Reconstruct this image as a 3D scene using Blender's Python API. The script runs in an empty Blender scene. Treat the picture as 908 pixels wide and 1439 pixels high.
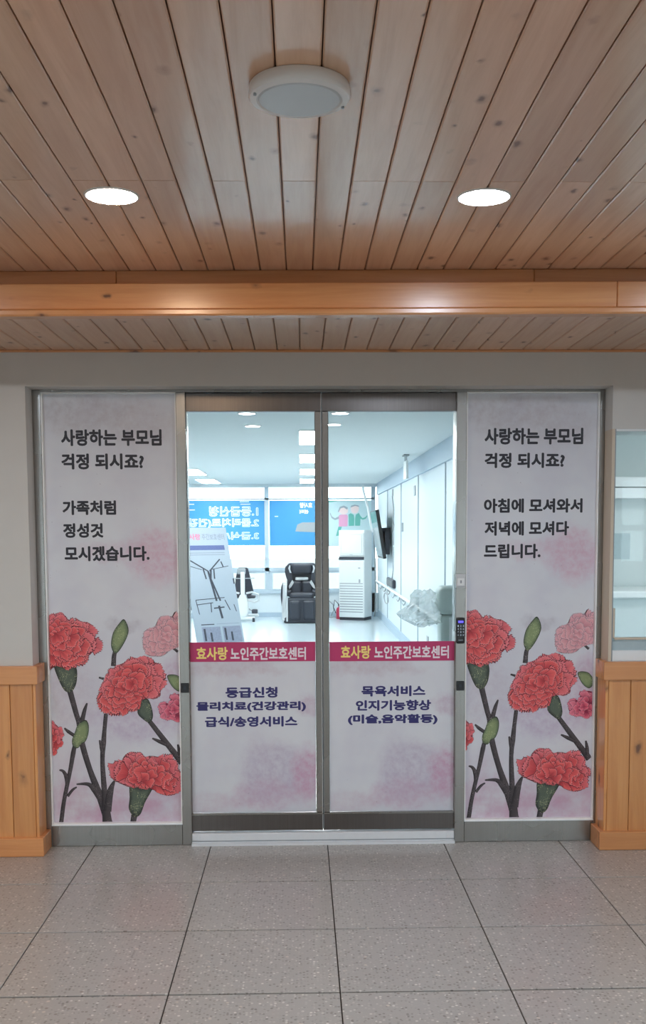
import bpy, bmesh, math, random
from mathutils import Vector, Matrix, Euler

random.seed(7)
SC = bpy.context.scene
COL = SC.collection
R = math.radians

# ------------------------------------------------------------------ camera
CF, CP, CYAW, CR, CPX, CPY, CD, CH = 1500.0, -.087, -.0239, -.0044, 459.6, 878.5, 5.045, 1.5
IW, IH = 908.0, 1439.0


def cam_axes():
    r = Vector((1, 0, 0)); f = Vector((0, math.cos(CP), math.sin(CP))); u = Vector((0, -math.sin(CP), math.cos(CP)))
    rz = Matrix.Rotation(CYAW, 3, 'Z')
    r, f, u = rz @ r, rz @ f, rz @ u
    return r * math.cos(CR) + u * math.sin(CR), f, u * math.cos(CR) - r * math.sin(CR)


AR, AF, AU = cam_axes()
EYE = Vector((0, -CD, CH))


def hit(x, y, X=None, Y=None, Z=None):
    """where the sight line of a photo pixel meets the plane X, Y or Z = const"""
    d = AF + AR * ((x - CPX) / CF) - AU * ((y - CPY) / CF)
    a, v = (0, X) if X is not None else (1, Y) if Y is not None else (2, Z)
    return EYE + d * ((v - EYE[a]) / d[a])


cam = bpy.data.cameras.new('camera')
cam.sensor_fit = 'VERTICAL'; cam.sensor_height = 36.0; cam.lens = CF / IH * 36.0
cam.shift_x = -(CPX - IW / 2) / IH; cam.shift_y = (CPY - IH / 2) / IH
cam.clip_start = .05; cam.clip_end = 200
co = bpy.data.objects.new('camera', cam); COL.objects.link(co)
m = Matrix((AR, AU, -AF)).transposed().to_4x4(); m.translation = EYE
co.matrix_world = m
SC.camera = co

# ------------------------------------------------------------------ world, exposure
w = bpy.data.worlds.new('overcast_sky'); SC.world = w; w.use_nodes = True
bg = w.node_tree.nodes['Background']
bg.inputs[0].default_value = (.80, .91, 1.0, 1); bg.inputs[1].default_value = 6.0
SC.view_settings.view_transform = 'Standard'; SC.view_settings.look = 'None'
SC.view_settings.gamma = 1; SC.view_settings.use_curve_mapping = False
SC.view_settings.exposure = 0.12
try:
    SC.cycles.max_bounces = 10; SC.cycles.diffuse_bounces = 5; SC.cycles.glossy_bounces = 5
    SC.cycles.transparent_max_bounces = 24; SC.cycles.sample_clamp_indirect = 6
    SC.cycles.caustics_reflective = False; SC.cycles.caustics_refractive = False
except Exception:
    pass


def portal(loc, rot, sx, sy):
    l = bpy.data.lights.new('window_portal', 'AREA'); l.shape = 'RECTANGLE'; l.size = sx; l.size_y = sy
    l.cycles.is_portal = True
    o = bpy.data.objects.new('window_portal', l); COL.objects.link(o); o.location = loc; o.rotation_euler = rot


portal((-2.3, -8.3, 1.15), (R(90), 0, 0), 1.6, 1.9)           # hall windows behind and beside the camera
portal((2.6, -8.3, 1.15), (R(90), 0, 0), 1.4, 1.9)
portal((-3.27, -5.8, 1.15), (0, R(-90), 0), 1.9, 4.0)
portal((3.47, -5.8, 1.15), (0, R(90), 0), 1.9, 4.0)
portal((-1.0, 14.1, 1.35), (R(-90), 0, 0), 5.0, 2.0)          # ribbon windows at the far end of the room


# ------------------------------------------------------------------ materials
def lin(c):
    return tuple(((v / 255) / 12.92 if v / 255 <= .04045 else ((v / 255 + .055) / 1.055) ** 2.4) for v in c[:3]) + (1,)


class NT:
    def __init__(s, name):
        s.m = bpy.data.materials.new(name); s.m.use_nodes = True
        s.t = s.m.node_tree; s.n = s.t.nodes; s.p = s.n['Principled BSDF']; s.out = s.n['Material Output']

    def link(s, a, b): s.t.links.new(a, b)

    def new(s, typ, **kw):
        n = s.n.new(typ)
        for k, v in kw.items(): setattr(n, k, v)
        return n

    def put(s, sock, v):
        if hasattr(v, 'is_output'): s.link(v, sock)
        else: sock.default_value = v

    def math(s, op, a, b=None, clamp=False):
        n = s.new('ShaderNodeMath', operation=op, use_clamp=clamp); s.put(n.inputs[0], a)
        if b is not None: s.put(n.inputs[1], b)
        return n.outputs[0]

    def vmath(s, op, a, b=None):
        n = s.new('ShaderNodeVectorMath', operation=op); s.put(n.inputs[0], a)
        if b is not None: s.put(n.inputs[1], b)
        return n.outputs['Value'] if op in ('LENGTH', 'DOT_PRODUCT', 'DISTANCE') else n.outputs[0]

    def mix(s, f, a, b, mode='MIX'):
        n = s.new('ShaderNodeMix', data_type='RGBA', blend_type=mode); s.put(n.inputs[0], f); s.put(n.inputs[6], a); s.put(n.inputs[7], b)
        return n.outputs[2]

    def noise(s, vec, scale=5, detail=3, rough=.5, dist=0):
        n = s.new('ShaderNodeTexNoise'); s.put(n.inputs['Vector'], vec); n.inputs['Scale'].default_value = scale
        n.inputs['Detail'].default_value = detail; n.inputs['Roughness'].default_value = rough; n.inputs['Distortion'].default_value = dist
        return n.outputs['Fac'], n.outputs['Color']

    def vor(s, vec, scale=5, feature='F1', rand=1):
        n = s.new('ShaderNodeTexVoronoi', feature=feature); s.put(n.inputs['Vector'], vec); n.inputs['Scale'].default_value = scale
        n.inputs['Randomness'].default_value = rand
        return n.outputs['Distance'], n.outputs['Color']

    def step(s, v, lo, hi):
        n = s.new('ShaderNodeMapRange', interpolation_type='SMOOTHSTEP'); s.put(n.inputs[0], v)
        n.inputs[1].default_value = lo; n.inputs[2].default_value = hi
        return n.outputs[0]

    def coord(s, kind='Object'): return s.new('ShaderNodeTexCoord').outputs[kind]

    def bump(s, h, strength=.2, dist=.002):
        n = s.new('ShaderNodeBump'); n.inputs['Strength'].default_value = strength; n.inputs['Distance'].default_value = dist
        s.link(h, n.inputs['Height']); s.link(n.outputs[0], s.p.inputs['Normal'])

    def base(s, v): s.put(s.p.inputs['Base Color'], v)

    def set(s, **kw):
        for k, v in kw.items(): s.put(s.p.inputs[k.replace('_', ' ')], v)
        return s.m


def plain(name, rgb, rough=.5, metal=0, bumpy=0, var=.06, scale=30, **kw):
    """a painted, moulded or metal surface with a little mottling"""
    t = NT(name); c = lin(rgb); co_ = t.coord()
    f, _ = t.noise(co_, scale, 3, .6)
    d = tuple(v * (1 - var) for v in c[:3]) + (1,); l = tuple(min(1, v * (1 + var)) for v in c[:3]) + (1,)
    t.base(t.mix(f, d, l)); t.set(Roughness=rough, Metallic=metal, **kw)
    if bumpy: t.bump(f, bumpy, .002)
    return t.m


def wood(name, axis, light, dark, knot, kscale=1.0, kgate=.55, coat=.5, rough=.4, crough=.12):
    t = NT(name)
    oc = t.coord(); rnd = t.new('ShaderNodeObjectInfo').outputs['Random']
    off = t.math('MULTIPLY', rnd, 37.0)
    cb = t.new('ShaderNodeCombineXYZ'); t.link(off, cb.inputs[0]); t.link(off, cb.inputs[1]); t.link(off, cb.inputs[2])
    v = t.vmath('ADD', oc, cb.outputs[0])
    sc = [16, 16, 16]; sc[axis] = 1.1
    g1, _ = t.noise(t.vmath('MULTIPLY', v, tuple(sc)), 1.6, 5, .62, .5)
    sc2 = [70, 70, 70]; sc2[axis] = 3
    g2, _ = t.noise(t.vmath('MULTIPLY', v, tuple(sc2)), 1.3, 3, .6)
    sk = [9 * kscale] * 3; sk[axis] = 5.2 * kscale
    wob, wobc = t.noise(v, 25, 2)
    kd, kc = t.vor(t.vmath('ADD', t.vmath('MULTIPLY', v, tuple(sk)), t.vmath('MULTIPLY', wobc, (.25, .25, .25))), 1.0)
    sep = t.new('ShaderNodeSeparateColor'); t.link(kc, sep.inputs[0])
    gate = t.step(sep.outputs[0], kgate, kgate + .02)
    size = t.math('ADD', t.math('MULTIPLY', sep.outputs[1], .10), .05)
    kn = t.math('MULTIPLY', t.math('SUBTRACT', 1.0, t.step(t.math('DIVIDE', kd, size), .55, 1.25)), gate)
    halo = t.math('MULTIPLY', t.math('SUBTRACT', 1.0, t.step(t.math('DIVIDE', kd, size), .8, 2.2)), gate)
    col = t.mix(t.step(g1, .25, .85), lin(light), lin(dark))
    col = t.mix(t.math('MULTIPLY', t.step(g2, .45, .75), .22), col, lin(dark))
    tone = t.new('ShaderNodeHueSaturation'); t.link(col, tone.inputs['Color'])
    t.link(t.math('ADD', t.math('MULTIPLY', rnd, .22), .89), tone.inputs['Value'])
    col = t.mix(t.math('MULTIPLY', halo, .35), tone.outputs[0], lin(knot))
    col = t.mix(t.math('MULTIPLY', kn, .85), col, lin(knot))
    t.base(col); t.set(Roughness=rough, Coat_Weight=coat, Coat_Roughness=crough)
    t.bump(g2, .08, .001)
    return t.m


M = {}
M['ceil_wood'] = wood('pine_ceiling_boards', 1, (222, 180, 148), (202, 154, 120), (108, 66, 44), 1.5, .3, .7, .4, .18)
M['fascia_wood'] = wood('varnished_pine_fascia', 0, (226, 162, 104), (206, 134, 78), (92, 50, 28), 1.3, .5, 1.0, .35, .25)
M['fascia_upper'] = wood('varnished_pine_upper_fascia', 0, (192, 132, 82), (172, 108, 62), (86, 46, 26), 1.0, .62, .5, .4, .2)  # separate boards; the darker tone is partly shade put into the colour
M['panel_wood'] = wood('pine_wainscot', 2, (220, 156, 94), (200, 128, 70), (90, 50, 28), 1.1, .5, .5, .4, .2)
M['cap_wood'] = wood('pine_rail', 0, (220, 154, 96), (200, 128, 74), (90, 50, 28), 1.1, .5, .5, .4, .2)
M['groove'] = plain('dark_groove_backing', (104, 68, 48), .9)
M['plaster'] = plain('painted_plaster', (205, 203, 198), .7, bumpy=.12, var=.03, scale=9)
M['white_wall'] = plain('white_wall_panel', (214, 222, 226), .5, var=.015)
M['white_ceiling'] = plain('white_ceiling_paint', (240, 243, 241), .8, var=.01)
M['grey_strip'] = plain('grey_joint_strip', (150, 164, 172), .5)
M['grey_base'] = plain('blue_grey_baseboard', (168, 184, 198), .5)
M['inner_floor'] = plain('pale_vinyl_floor', (206, 218, 224), .22, var=.02, scale=3, Coat_Weight=.4, Coat_Roughness=.15)
M['grout'] = plain('tile_grout', (58, 50, 44), .9)
M['white_plastic'] = plain('white_plastic', (228, 230, 230), .35, var=.02)
M['lamp_white'] = plain('white_lamp_ring', (226, 224, 222), .3, var=.01)
M['lamp_off'] = plain('unlit_opal_diffuser', (196, 198, 200), .35, var=.01)
M['black'] = plain('black_plastic', (14, 14, 17), .3)
M['dark'] = plain('dark_grey_upholstery', (38, 42, 54), .5, var=.3, scale=60)
M['grey'] = plain('grey_plastic', (150, 155, 158), .4)
M['silver'] = plain('silver_plastic', (198, 200, 202), .35)
M['alu'] = plain('aluminium_window_frame', (176, 190, 200), .4)
M['sill_alu'] = plain('bright_aluminium_sill', (232, 235, 238), .3, metal=.25, var=.05)
M['gasket'] = plain('white_glazing_gasket', (250, 250, 248), .25, var=.01)
M['red'] = plain('red_paint', (196, 50, 84), .4)
M['key_white'] = plain('keypad_digit', (190, 200, 215), .4)
M['asphalt'] = plain('asphalt_yard', (108, 106, 104), .9, var=.2)
M['tan_jamb'] = plain('beige_window_jamb', (206, 192, 172), .6, var=.03)


def steel(name, c0, c1, r0=.17):
    t = NT(name); c = t.coord()
    f, _ = t.noise(t.vmath('MULTIPLY', c, (160, 160, 2.0)), 1, 2)
    g, _ = t.noise(c, 3, 2)
    t.base(t.mix(f, lin(c0), lin(c1)))
    t.set(Metallic=.9, Roughness=t.math('ADD', t.math('MULTIPLY', g, .1), r0))
    return t.m


M['steel'] = steel('brushed_stainless_steel', (142, 139, 135), (158, 155, 151), .22)
M['steel_dark'] = steel('dark_steel_rail', (100, 95, 92), (116, 110, 107), .25)  # darker tone of the top and bottom rails


def terrazzo():
    t = NT('terrazzo_tile'); oc = t.coord(); rnd = t.new('ShaderNodeObjectInfo').outputs['Random']
    cb = t.new('ShaderNodeCombineXYZ'); o = t.math('MULTIPLY', rnd, 41.0); t.link(o, cb.inputs[0]); t.link(o, cb.inputs[1])
    v = t.vmath('ADD', oc, cb.outputs[0])
    col = lin((172, 169, 164))
    d1, c1 = t.vor(v, 80)
    s1 = t.new('ShaderNodeSeparateColor'); t.link(c1, s1.inputs[0])
    chip = t.math('SUBTRACT', 1.0, t.step(d1, .28, .46))
    tint = t.new('ShaderNodeValToRGB'); t.link(s1.outputs[0], tint.inputs[0])
    e = tint.color_ramp.elements
    e[0].position = 0; e[0].color = lin((96, 90, 84)); e[1].position = 1; e[1].color = lin((244, 240, 232))
    for p, c in ((.2, (126, 120, 113)), (.5, (170, 166, 160)), (.82, (194, 190, 183))):
        k = tint.color_ramp.elements.new(p); k.color = lin(c)
    col = t.mix(t.math('MULTIPLY', chip, .95), col, tint.outputs[0])
    d2, c2 = t.vor(v, 26)
    s2 = t.new('ShaderNodeSeparateColor'); t.link(c2, s2.inputs[0])
    big = t.math('MULTIPLY', t.math('SUBTRACT', 1.0, t.step(d2, .10, .2)), t.step(s2.outputs[0], .55, .6))
    col = t.mix(t.math('MULTIPLY', big, .8), col, t.mix(t.step(s2.outputs[1], .45, .55), lin((110, 90, 78)), lin((226, 214, 198))))
    f, _ = t.noise(v, 2.2, 3)
    col = t.mix(.3, col, t.mix(f, lin((156, 151, 145)), lin((186, 183, 178))))
    t.base(col); t.set(Roughness=.34, Coat_Weight=.25, Coat_Roughness=.1)
    return t.m


M['terrazzo'] = terrazzo()


def glass(name='clear_glass', tint=(.97, 1, .99, 1), refl=1.0):
    t = NT(name)
    tr = t.new('ShaderNodeBsdfTransparent'); tr.inputs[0].default_value = tint
    gl = t.new('ShaderNodeBsdfGlossy'); gl.inputs['Roughness'].default_value = .02
    fr = t.new('ShaderNodeFresnel'); fr.inputs[0].default_value = 1.45
    mx = t.new('ShaderNodeMixShader'); t.link(t.math('MULTIPLY', fr.outputs[0], refl), mx.inputs[0])
    t.link(tr.outputs[0], mx.inputs[1]); t.link(gl.outputs[0], mx.inputs[2]); t.link(mx.outputs[0], t.out.inputs[0])
    return t.m


M['glass'] = glass(refl=.6)


def bag():
    t = NT('milky_plastic_bag')
    tr = t.new('ShaderNodeBsdfTransparent'); mx = t.new('ShaderNodeMixShader'); f, _ = t.noise(t.coord(), 14, 3)
    t.base(lin((222, 230, 230))); t.set(Roughness=.25)
    t.link(t.math('ADD', t.math('MULTIPLY', f, .5), .12), mx.inputs[0]); t.link(tr.outputs[0], mx.inputs[1]); t.link(t.p.outputs[0], mx.inputs[2]); t.link(mx.outputs[0], t.out.inputs[0])
    return t.m


M['film_clear'] = bag()


def emit(name, rgb, s):
    t = NT(name); c = lin(rgb)
    t.base(c); t.p.inputs['Emission Color'].default_value = c; t.p.inputs['Emission Strength'].default_value = s
    return t.m


M['led_panel'] = emit('led_panel_lit', (250, 252, 255), 32)
M['led_round'] = emit('led_downlight_lit', (245, 250, 255), 34)
M['warm_led'] = emit('warm_downlight_lit', (255, 222, 186), 200)
M['cool_led'] = emit('neutral_downlight_lit', (224, 238, 255), 225)
M['office_led'] = emit('office_panel_lit', (250, 252, 255), 15)
M['blue_led'] = emit('keypad_screen_lit', (90, 80, 255), 1.6)


def print_paper(name, blobs, band=None, base=(216, 218, 223)):
    """printed watercolour paper: blotches of wash with noisy rims and fine specks (coords: metres on the sheet, x and z)"""
    t = NT(name); oc = t.coord()
    f1, c1 = t.noise(oc, 7, 5, .65)
    f2, _ = t.noise(oc, 30, 4, .7)
    f3, _ = t.noise(oc, 3.2, 3, .6)
    warp = t.vmath('MULTIPLY', t.vmath('SUBTRACT', c1, (.5, .5, .5)), (.16, 0, .16))
    p = t.vmath('ADD', oc, warp)
    col = t.mix(t.step(f3, .35, .7), lin(base), lin((base[0] - 9, base[1] - 11, base[2] - 7)))
    if band:
        sep = t.new('ShaderNodeSeparateXYZ'); t.link(p, sep.inputs[0])
        k = t.math('SUBTRACT', 1.0, t.step(sep.outputs[2], band[0], band[1]))
        col = t.mix(t.math('MULTIPLY', t.math('MULTIPLY', k, t.step(f1, .25, .75)), band[3]), col, lin(band[2]))
    for cx, cz, rx, rz, c, s in blobs:
        d = t.vmath('LENGTH', t.vmath('MULTIPLY', t.vmath('SUBTRACT', p, (cx, 0, cz)), (1 / rx, 0, 1 / rz)))
        k = t.math('SUBTRACT', 1.0, t.step(d, .45, 1.05))
        tex = t.math('ADD', t.math('MULTIPLY', t.step(f2, .3, .75), .6), .4)
        col = t.mix(t.math('MULTIPLY', t.math('MULTIPLY', k, tex), s), col, lin(c))
    d, c = t.vor(oc, 70)
    s = t.new('ShaderNodeSeparateColor'); t.link(c, s.inputs[0])
    spk = t.math('MULTIPLY', t.math('MULTIPLY', t.math('SUBTRACT', 1.0, t.step(d, .08, .2)), t.step(s.outputs[0], .86, .88)), t.step(f1, .5, .62))
    col = t.mix(t.math('MULTIPLY', spk, .5), col, lin((120, 100, 112)))
    t.base(col); t.set(Roughness=.45, Coat_Weight=.15, Coat_Roughness=.2)
    return t.m


def vcol(name, rough=.5, speck=None):
    t = NT(name); a = t.new('ShaderNodeVertexColor', layer_name='ink')
    col = a.outputs[0]
    if speck:
        oc = t.coord(); f, _ = t.noise(oc, 260, 2, .6); g, _ = t.noise(oc, 22, 2)
        k = t.math('MULTIPLY', t.step(f, .56, .64), t.step(g, .4, .6))
        col = t.mix(t.math('MULTIPLY', k, .8), col, lin(speck))
    t.base(col); t.set(Roughness=rough)
    return t.m


M['petal_ink'] = vcol('printed_petal_ink')
M['leaf_ink'] = vcol('printed_leaf_ink', speck=(190, 196, 150))
M['stem_ink'] = vcol('printed_stem_ink', speck=(150, 138, 140))
M['ink_black'] = plain('black_print', (32, 30, 40), .5)
M['ink_navy'] = plain('navy_print', (46, 42, 104), .5)
M['ink_white'] = plain('white_print', (236, 226, 232), .5)
M['ink_yellow'] = plain('yellow_print', (246, 222, 130), .5)
M['ink_grey'] = plain('grey_print', (120, 128, 142), .6)
M['ink_red'] = plain('red_print', (190, 90, 120), .6)
M['pink_band'] = plain('magenta_print', (188, 52, 104), .45, var=.04)
M['blue_film'] = plain('sky_blue_window_film', (58, 140, 192), .5, var=.05, scale=4)
M['pale_film'] = plain('pale_mint_window_film', (190, 212, 216), .5)
M['film_white'] = plain('white_window_film', (236, 244, 248), .5)
M['film_greyblue'] = plain('grey_blue_print', (120, 160, 186), .5)
M['pink_cloth'] = plain('pink_print', (222, 160, 192), .5)
M['teal_cloth'] = plain('teal_print', (96, 172, 160), .5)
M['skin_print'] = plain('pale_skin_print', (232, 208, 206), .5)
M['hair_print'] = plain('grey_hair_print', (150, 160, 168), .5)
M['poster'] = plain('pale_poster_paper', (146, 157, 168), .5, var=.02)
M['poster_pic'] = plain('poster_photo_print', (120, 126, 144), .6, var=.3, scale=40)
M['poster_blue'] = plain('poster_blue_band', (70, 84, 130), .6)
M['poster_ink'] = plain('poster_dark_ink', (36, 42, 56), .6)
M['pale_green'] = plain('pale_grey_green_casing', (188, 200, 196), .45, var=.03)
M['tv_screen'] = plain('tv_screen_glass', (120, 140, 148), .08, var=.2, scale=3)
M['office_wall'] = plain('office_wall_paint', (206, 214, 214), .6, var=.02)
M['office_grey'] = plain('office_grey_laminate', (170, 186, 190), .5)


# ------------------------------------------------------------------ mesh helpers
def box(bm, lo, hi, bev=0, seg=1, mtx=None):
    lo, hi = Vector(lo), Vector(hi)
    r = bmesh.ops.create_cube(bm, size=1)
    vs = r['verts']
    s = hi - lo; c = (hi + lo) / 2
    for v in vs: v.co = Vector((v.co.x * s.x, v.co.y * s.y, v.co.z * s.z)) + c
    if bev:
        es = list({e for v in vs for e in v.link_edges})
        q = bmesh.ops.bevel(bm, geom=es, offset=bev, segments=seg, affect='EDGES', profile=.5)
        vs = list({v for f in q['faces'] for v in f.verts} | {v for v in vs if v.is_valid})
    if mtx is not None: bmesh.ops.transform(bm, matrix=mtx, verts=vs)
    return vs


def tube(bm, pts, r, n=8, caps=True):
    pts = [Vector(p) for p in pts]; rr = r if isinstance(r, (list, tuple)) else [r] * len(pts)
    rings = []; up = None
    for i, p in enumerate(pts):
        d = (pts[min(i + 1, len(pts) - 1)] - pts[max(i - 1, 0)]).normalized()
        if up is None: up = d.orthogonal().normalized()
        up = (up - d * up.dot(d)).normalized(); sd = d.cross(up)
        rings.append([bm.verts.new(p + (up * math.cos(a) + sd * math.sin(a)) * rr[i]) for a in (2 * math.pi * k / n for k in range(n))])
    for a, b in zip(rings, rings[1:]):
        for k in range(n): bm.faces.new((a[k], a[(k + 1) % n], b[(k + 1) % n], b[k]))
    if caps: bm.faces.new(rings[0][::-1]); bm.faces.new(rings[-1])


def lathe(bm, prof, c=(0, 0, 0), n=40, closed=False):
    """profile of (radius, z) turned about the vertical through c"""
    c = Vector(c); rings = []
    for r, z in prof:
        if r < 1e-6: rings.append([bm.verts.new(c + Vector((0, 0, z)))])
        else: rings.append([bm.verts.new(c + Vector((r * math.cos(a), r * math.sin(a), z))) for a in (2 * math.pi * k / n for k in range(n))])
    prs = list(zip(rings, rings[1:])) + ([(rings[-1], rings[0])] if closed else [])
    for a, b in prs:
        for k in range(n):
            k2 = (k + 1) % n
            if len(a) == 1: bm.faces.new((a[0], b[k], b[k2]))
            elif len(b) == 1: bm.faces.new((a[k], a[k2], b[0]))
            else: bm.faces.new((a[k], a[k2], b[k2], b[k]))


def prism(bm, poly, y0, y1):
    """polygon in x, z given thickness along y"""
    a = [bm.verts.new((x, y0, z)) for x, z in poly]; b = [bm.verts.new((x, y1, z)) for x, z in poly]
    bm.faces.new(a); bm.faces.new(b[::-1]); n = len(poly)
    for k in range(n): bm.faces.new((a[k], b[k], b[(k + 1) % n], a[(k + 1) % n]))


def sphere(bm, c, r, n=12):
    q = bmesh.ops.create_uvsphere(bm, u_segments=n, v_segments=max(6, n // 2), radius=1)
    r = r if isinstance(r, (tuple, list)) else (r, r, r)
    for v in q['verts']: v.co = Vector((v.co.x * r[0], v.co.y * r[1], v.co.z * r[2])) + Vector(c)


def obj(name, bm, mat, parent=None, smooth=False, sub=0):
    me = bpy.data.meshes.new(name)
    if isinstance(bm, bmesh.types.BMesh):
        bmesh.ops.recalc_face_normals(bm, faces=bm.faces[:])
        bm.to_mesh(me); bm.free()
    else: me = bm
    if smooth:
        for p in me.polygons: p.use_smooth = True
    o = bpy.data.objects.new(name, me); COL.objects.link(o)
    if mat is not None: me.materials.clear(); me.materials.append(M[mat] if isinstance(mat, str) else mat)
    if parent is not None: o.parent = parent
    if sub:
        s = o.modifiers.new('soften', 'SUBSURF'); s.levels = sub; s.render_levels = sub
    if smooth and not sub:
        try: me.set_sharp_from_angle(angle=R(40))
        except Exception: pass
    return o


def NB(): return bmesh.new()


def bx(name, lo, hi, mat, parent=None, bev=0, seg=1, mtx=None):
    bm = NB(); box(bm, lo, hi, bev, seg, mtx); return obj(name, bm, mat, parent)


def tb(name, pts, r, mat, parent=None, n=8):
    bm = NB(); tube(bm, pts, r, n); return obj(name, bm, mat, parent, smooth=True)


def tag(o, label, cat, group=None, kind=None):
    o['label'] = label; o['category'] = cat
    if group: o['group'] = group
    if kind: o['kind'] = kind
    return o


def thing(name, label, cat, loc=(0, 0, 0), rz=0, group=None, kind=None):
    o = bpy.data.objects.new(name, None); COL.objects.link(o); o.empty_display_size = .05
    o.location = loc; o.rotation_euler = (0, 0, rz)
    return tag(o, label, cat, group, kind)


def struct(name, label, cat): return thing(name, label, cat, kind='structure')


def dup(root, loc, label=None, rz=None):
    r = root.copy(); COL.objects.link(r); r.location = loc
    if rz is not None: r.rotation_euler = (0, 0, rz)
    if label: r['label'] = label
    for ch in list(root.children):
        c = ch.copy(); COL.objects.link(c); c.parent = r
        for g in list(ch.children):
            d = g.copy(); COL.objects.link(d); d.parent = c
    return r


def inst(name, me, parent, loc, rot=None):
    o = bpy.data.objects.new(name, me); COL.objects.link(o); o.parent = parent; o.location = loc
    if rot: o.rotation_euler = rot
    return o


_tc = {}


def text_geo(body):
    k = body
    if k not in _tc:
        c = bpy.data.curves.new('glyphs', 'FONT'); c.body = body; c.size = 1; c.resolution_u = 3; c.fill_mode = 'FRONT'
        o = bpy.data.objects.new('glyphs', c); COL.objects.link(o)
        dg = bpy.context.evaluated_depsgraph_get(); dg.update()
        me = bpy.data.meshes.new_from_object(o.evaluated_get(dg))
        vs = [(v.co.x, v.co.y) for v in me.vertices]; fs = [tuple(p.vertices) for p in me.polygons]
        x0, x1 = min(v[0] for v in vs), max(v[0] for v in vs); y0, y1 = min(v[1] for v in vs), max(v[1] for v in vs)
        vs = [((x - x0) / (x1 - x0), (y - y0) / (y1 - y0)) for x, y in vs]
        bpy.data.objects.remove(o); bpy.data.curves.remove(c); bpy.data.meshes.remove(me)
        _tc[k] = (vs, fs, (x1 - x0) / (y1 - y0))
    return _tc[k]


def lettering(body, fn, mat, parent, bold=.02, name='lettering', mirror=False):
    """letters as flat ink, one mesh for each word; fn maps unit square (u right, v up) to local coordinates; bold thickens the strokes"""
    vs, fs, asp = text_geo(body)
    sh = [(0, 0)] + ([(math.cos(a) * bold, math.sin(a) * bold) for a in (math.pi / 4 * k for k in range(8))] if bold else [])
    iv = sorted((min(vs[i][0] for i in f), max(vs[i][0] for i in f)) for f in fs); gaps = []; end = iv[0][1]
    for lo, hi in iv:
        if lo > end: gaps.append((lo - end, (lo + end) / 2))
        end = max(end, hi)
    cuts = sorted(g[1] for g in sorted(gaps)[::-1][:body.count(' ')]) + [9]
    lo = -9; out = None
    for cut in cuts:
        part = [f for f in fs if lo < vs[f[0]][0] <= cut]; lo = cut
        used = sorted({i for f in part for i in f}); ix = {o: n for n, o in enumerate(used)}
        V, F = [], []
        for k, (dx, dy) in enumerate(sh):
            b = len(V)
            for i in used:
                u, v = vs[i]
                u = (u + dx / asp) * (1 - 2 * bold / asp) + bold / asp; v = (v + dy) * (1 - 2 * bold) + bold
                p = fn((1 - u) if mirror else u, v); V.append((p[0], p[1] - k * 2e-5, p[2]))
            F += [tuple(ix[i] + b for i in (f[::-1] if mirror else f)) for f in part]
        me = bpy.data.meshes.new(name); me.from_pydata(V, [], F)
        out = obj(name, me, mat, parent)
    return out


def rect_fn(x0, x1, z0, z1, y): return lambda u, v: (x0 + (x1 - x0) * u, y, z0 + (z1 - z0) * v)


def px_rect(x0, y0, x1, y1, Y, dy=0.0, org=(0, 0, 0)):
    a = hit(x0, y1, Y=Y); b = hit(x1, y0, Y=Y)
    return rect_fn(a.x - org[0], b.x - org[0], a.z - org[2], b.z - org[2], Y - dy - org[1])


# ================================================================== STRUCTURE
CEIL = 2.49; SOF = 2.321; WF = -.12                 # ceiling, soffit, wall front face
XL, XR, ZT = -1.242, 1.432, 2.162                   # doorway opening
HX0, HX1, HY0 = -3.2, 3.4, -8.2                     # the hall

o = bx('ground', (-60, -60, -.6), (60, 70, -.35), 'asphalt'); tag(o, 'grey asphalt yard outside the windows', 'ground', kind='structure')

# --- floor of tiles
TW, TX, TY = .5614, -.4426, .0112
fl = struct('floor', 'beige grey terrazzo tile floor of the hall', 'floor')
bx('slab', (HX0, HY0, -.1), (HX1, .12, -.006), 'grout', fl)
bm = NB(); box(bm, (-TW / 2 + .0022, -TW / 2 + .0048, -.02), (TW / 2 - .0022, TW / 2 - .0048, 0), .0012)
t0 = obj('tile', bm, 'terrazzo', fl); tme = t0.data; first = True
for j in range(0, 15):
    for k in range(-5, 7):
        p = (TX + (k + .5) * TW, TY - (j + .5) * TW, 0)
        if first: t0.location = p; first = False
        else: inst('tile', tme, fl, p)

# --- hall walls
wf = struct('wall_front', 'cream plaster wall around the glass entrance', 'wall')
bx('wall_panel', (HX0, WF, 0), (XL, .12, 3.0), 'plaster', wf)
bx('lintel', (XL, WF, ZT), (XR, .12, 3.0), 'plaster', wf)
WX0, WX1, WZ0, WZ1 = 1.446, 3.0, .892, 1.966         # office window opening
bx('wall_panel', (XR, WF, 0), (HX1, .12, WZ0), 'plaster', wf)
bx('wall_panel', (XR, WF, WZ1), (HX1, .12, 3.0), 'plaster', wf)
bx('wall_panel', (XR, WF, WZ0), (WX0, .12, WZ1), 'tan_jamb', wf)
bx('wall_panel', (WX1, WF, WZ0), (HX1, .12, WZ1), 'plaster', wf)
WB0, WB1 = .2, 2.1                                   # sill and head of the hall windows


def hall_window(name, label, a, b, fn, n):
    """strip of panes between a and b; fn(t0, t1, d0, d1, z0, z1) gives the two corners of a box on that wall"""
    t = struct(name, label, 'window')
    for i in range(n + 1):
        c = a + (b - a) * i / n; lo, hi = fn(max(a, c - .03), min(b, c + .03), .04, .1, WB0, WB1); bx('mullion', lo, hi, 'alu', t)
    for z in (WB0, 1.5, WB1 - .06): lo, hi = fn(a, b, .045, .095, z, z + .06); bx('transom', lo, hi, 'alu', t)
    for i in range(n):
        lo, hi = fn(a + (b - a) * i / n + .03, a + (b - a) * (i + 1) / n - .03, .066, .072, WB0 + .06, WB1 - .06); bx('pane', lo, hi, 'glass', t)


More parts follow.
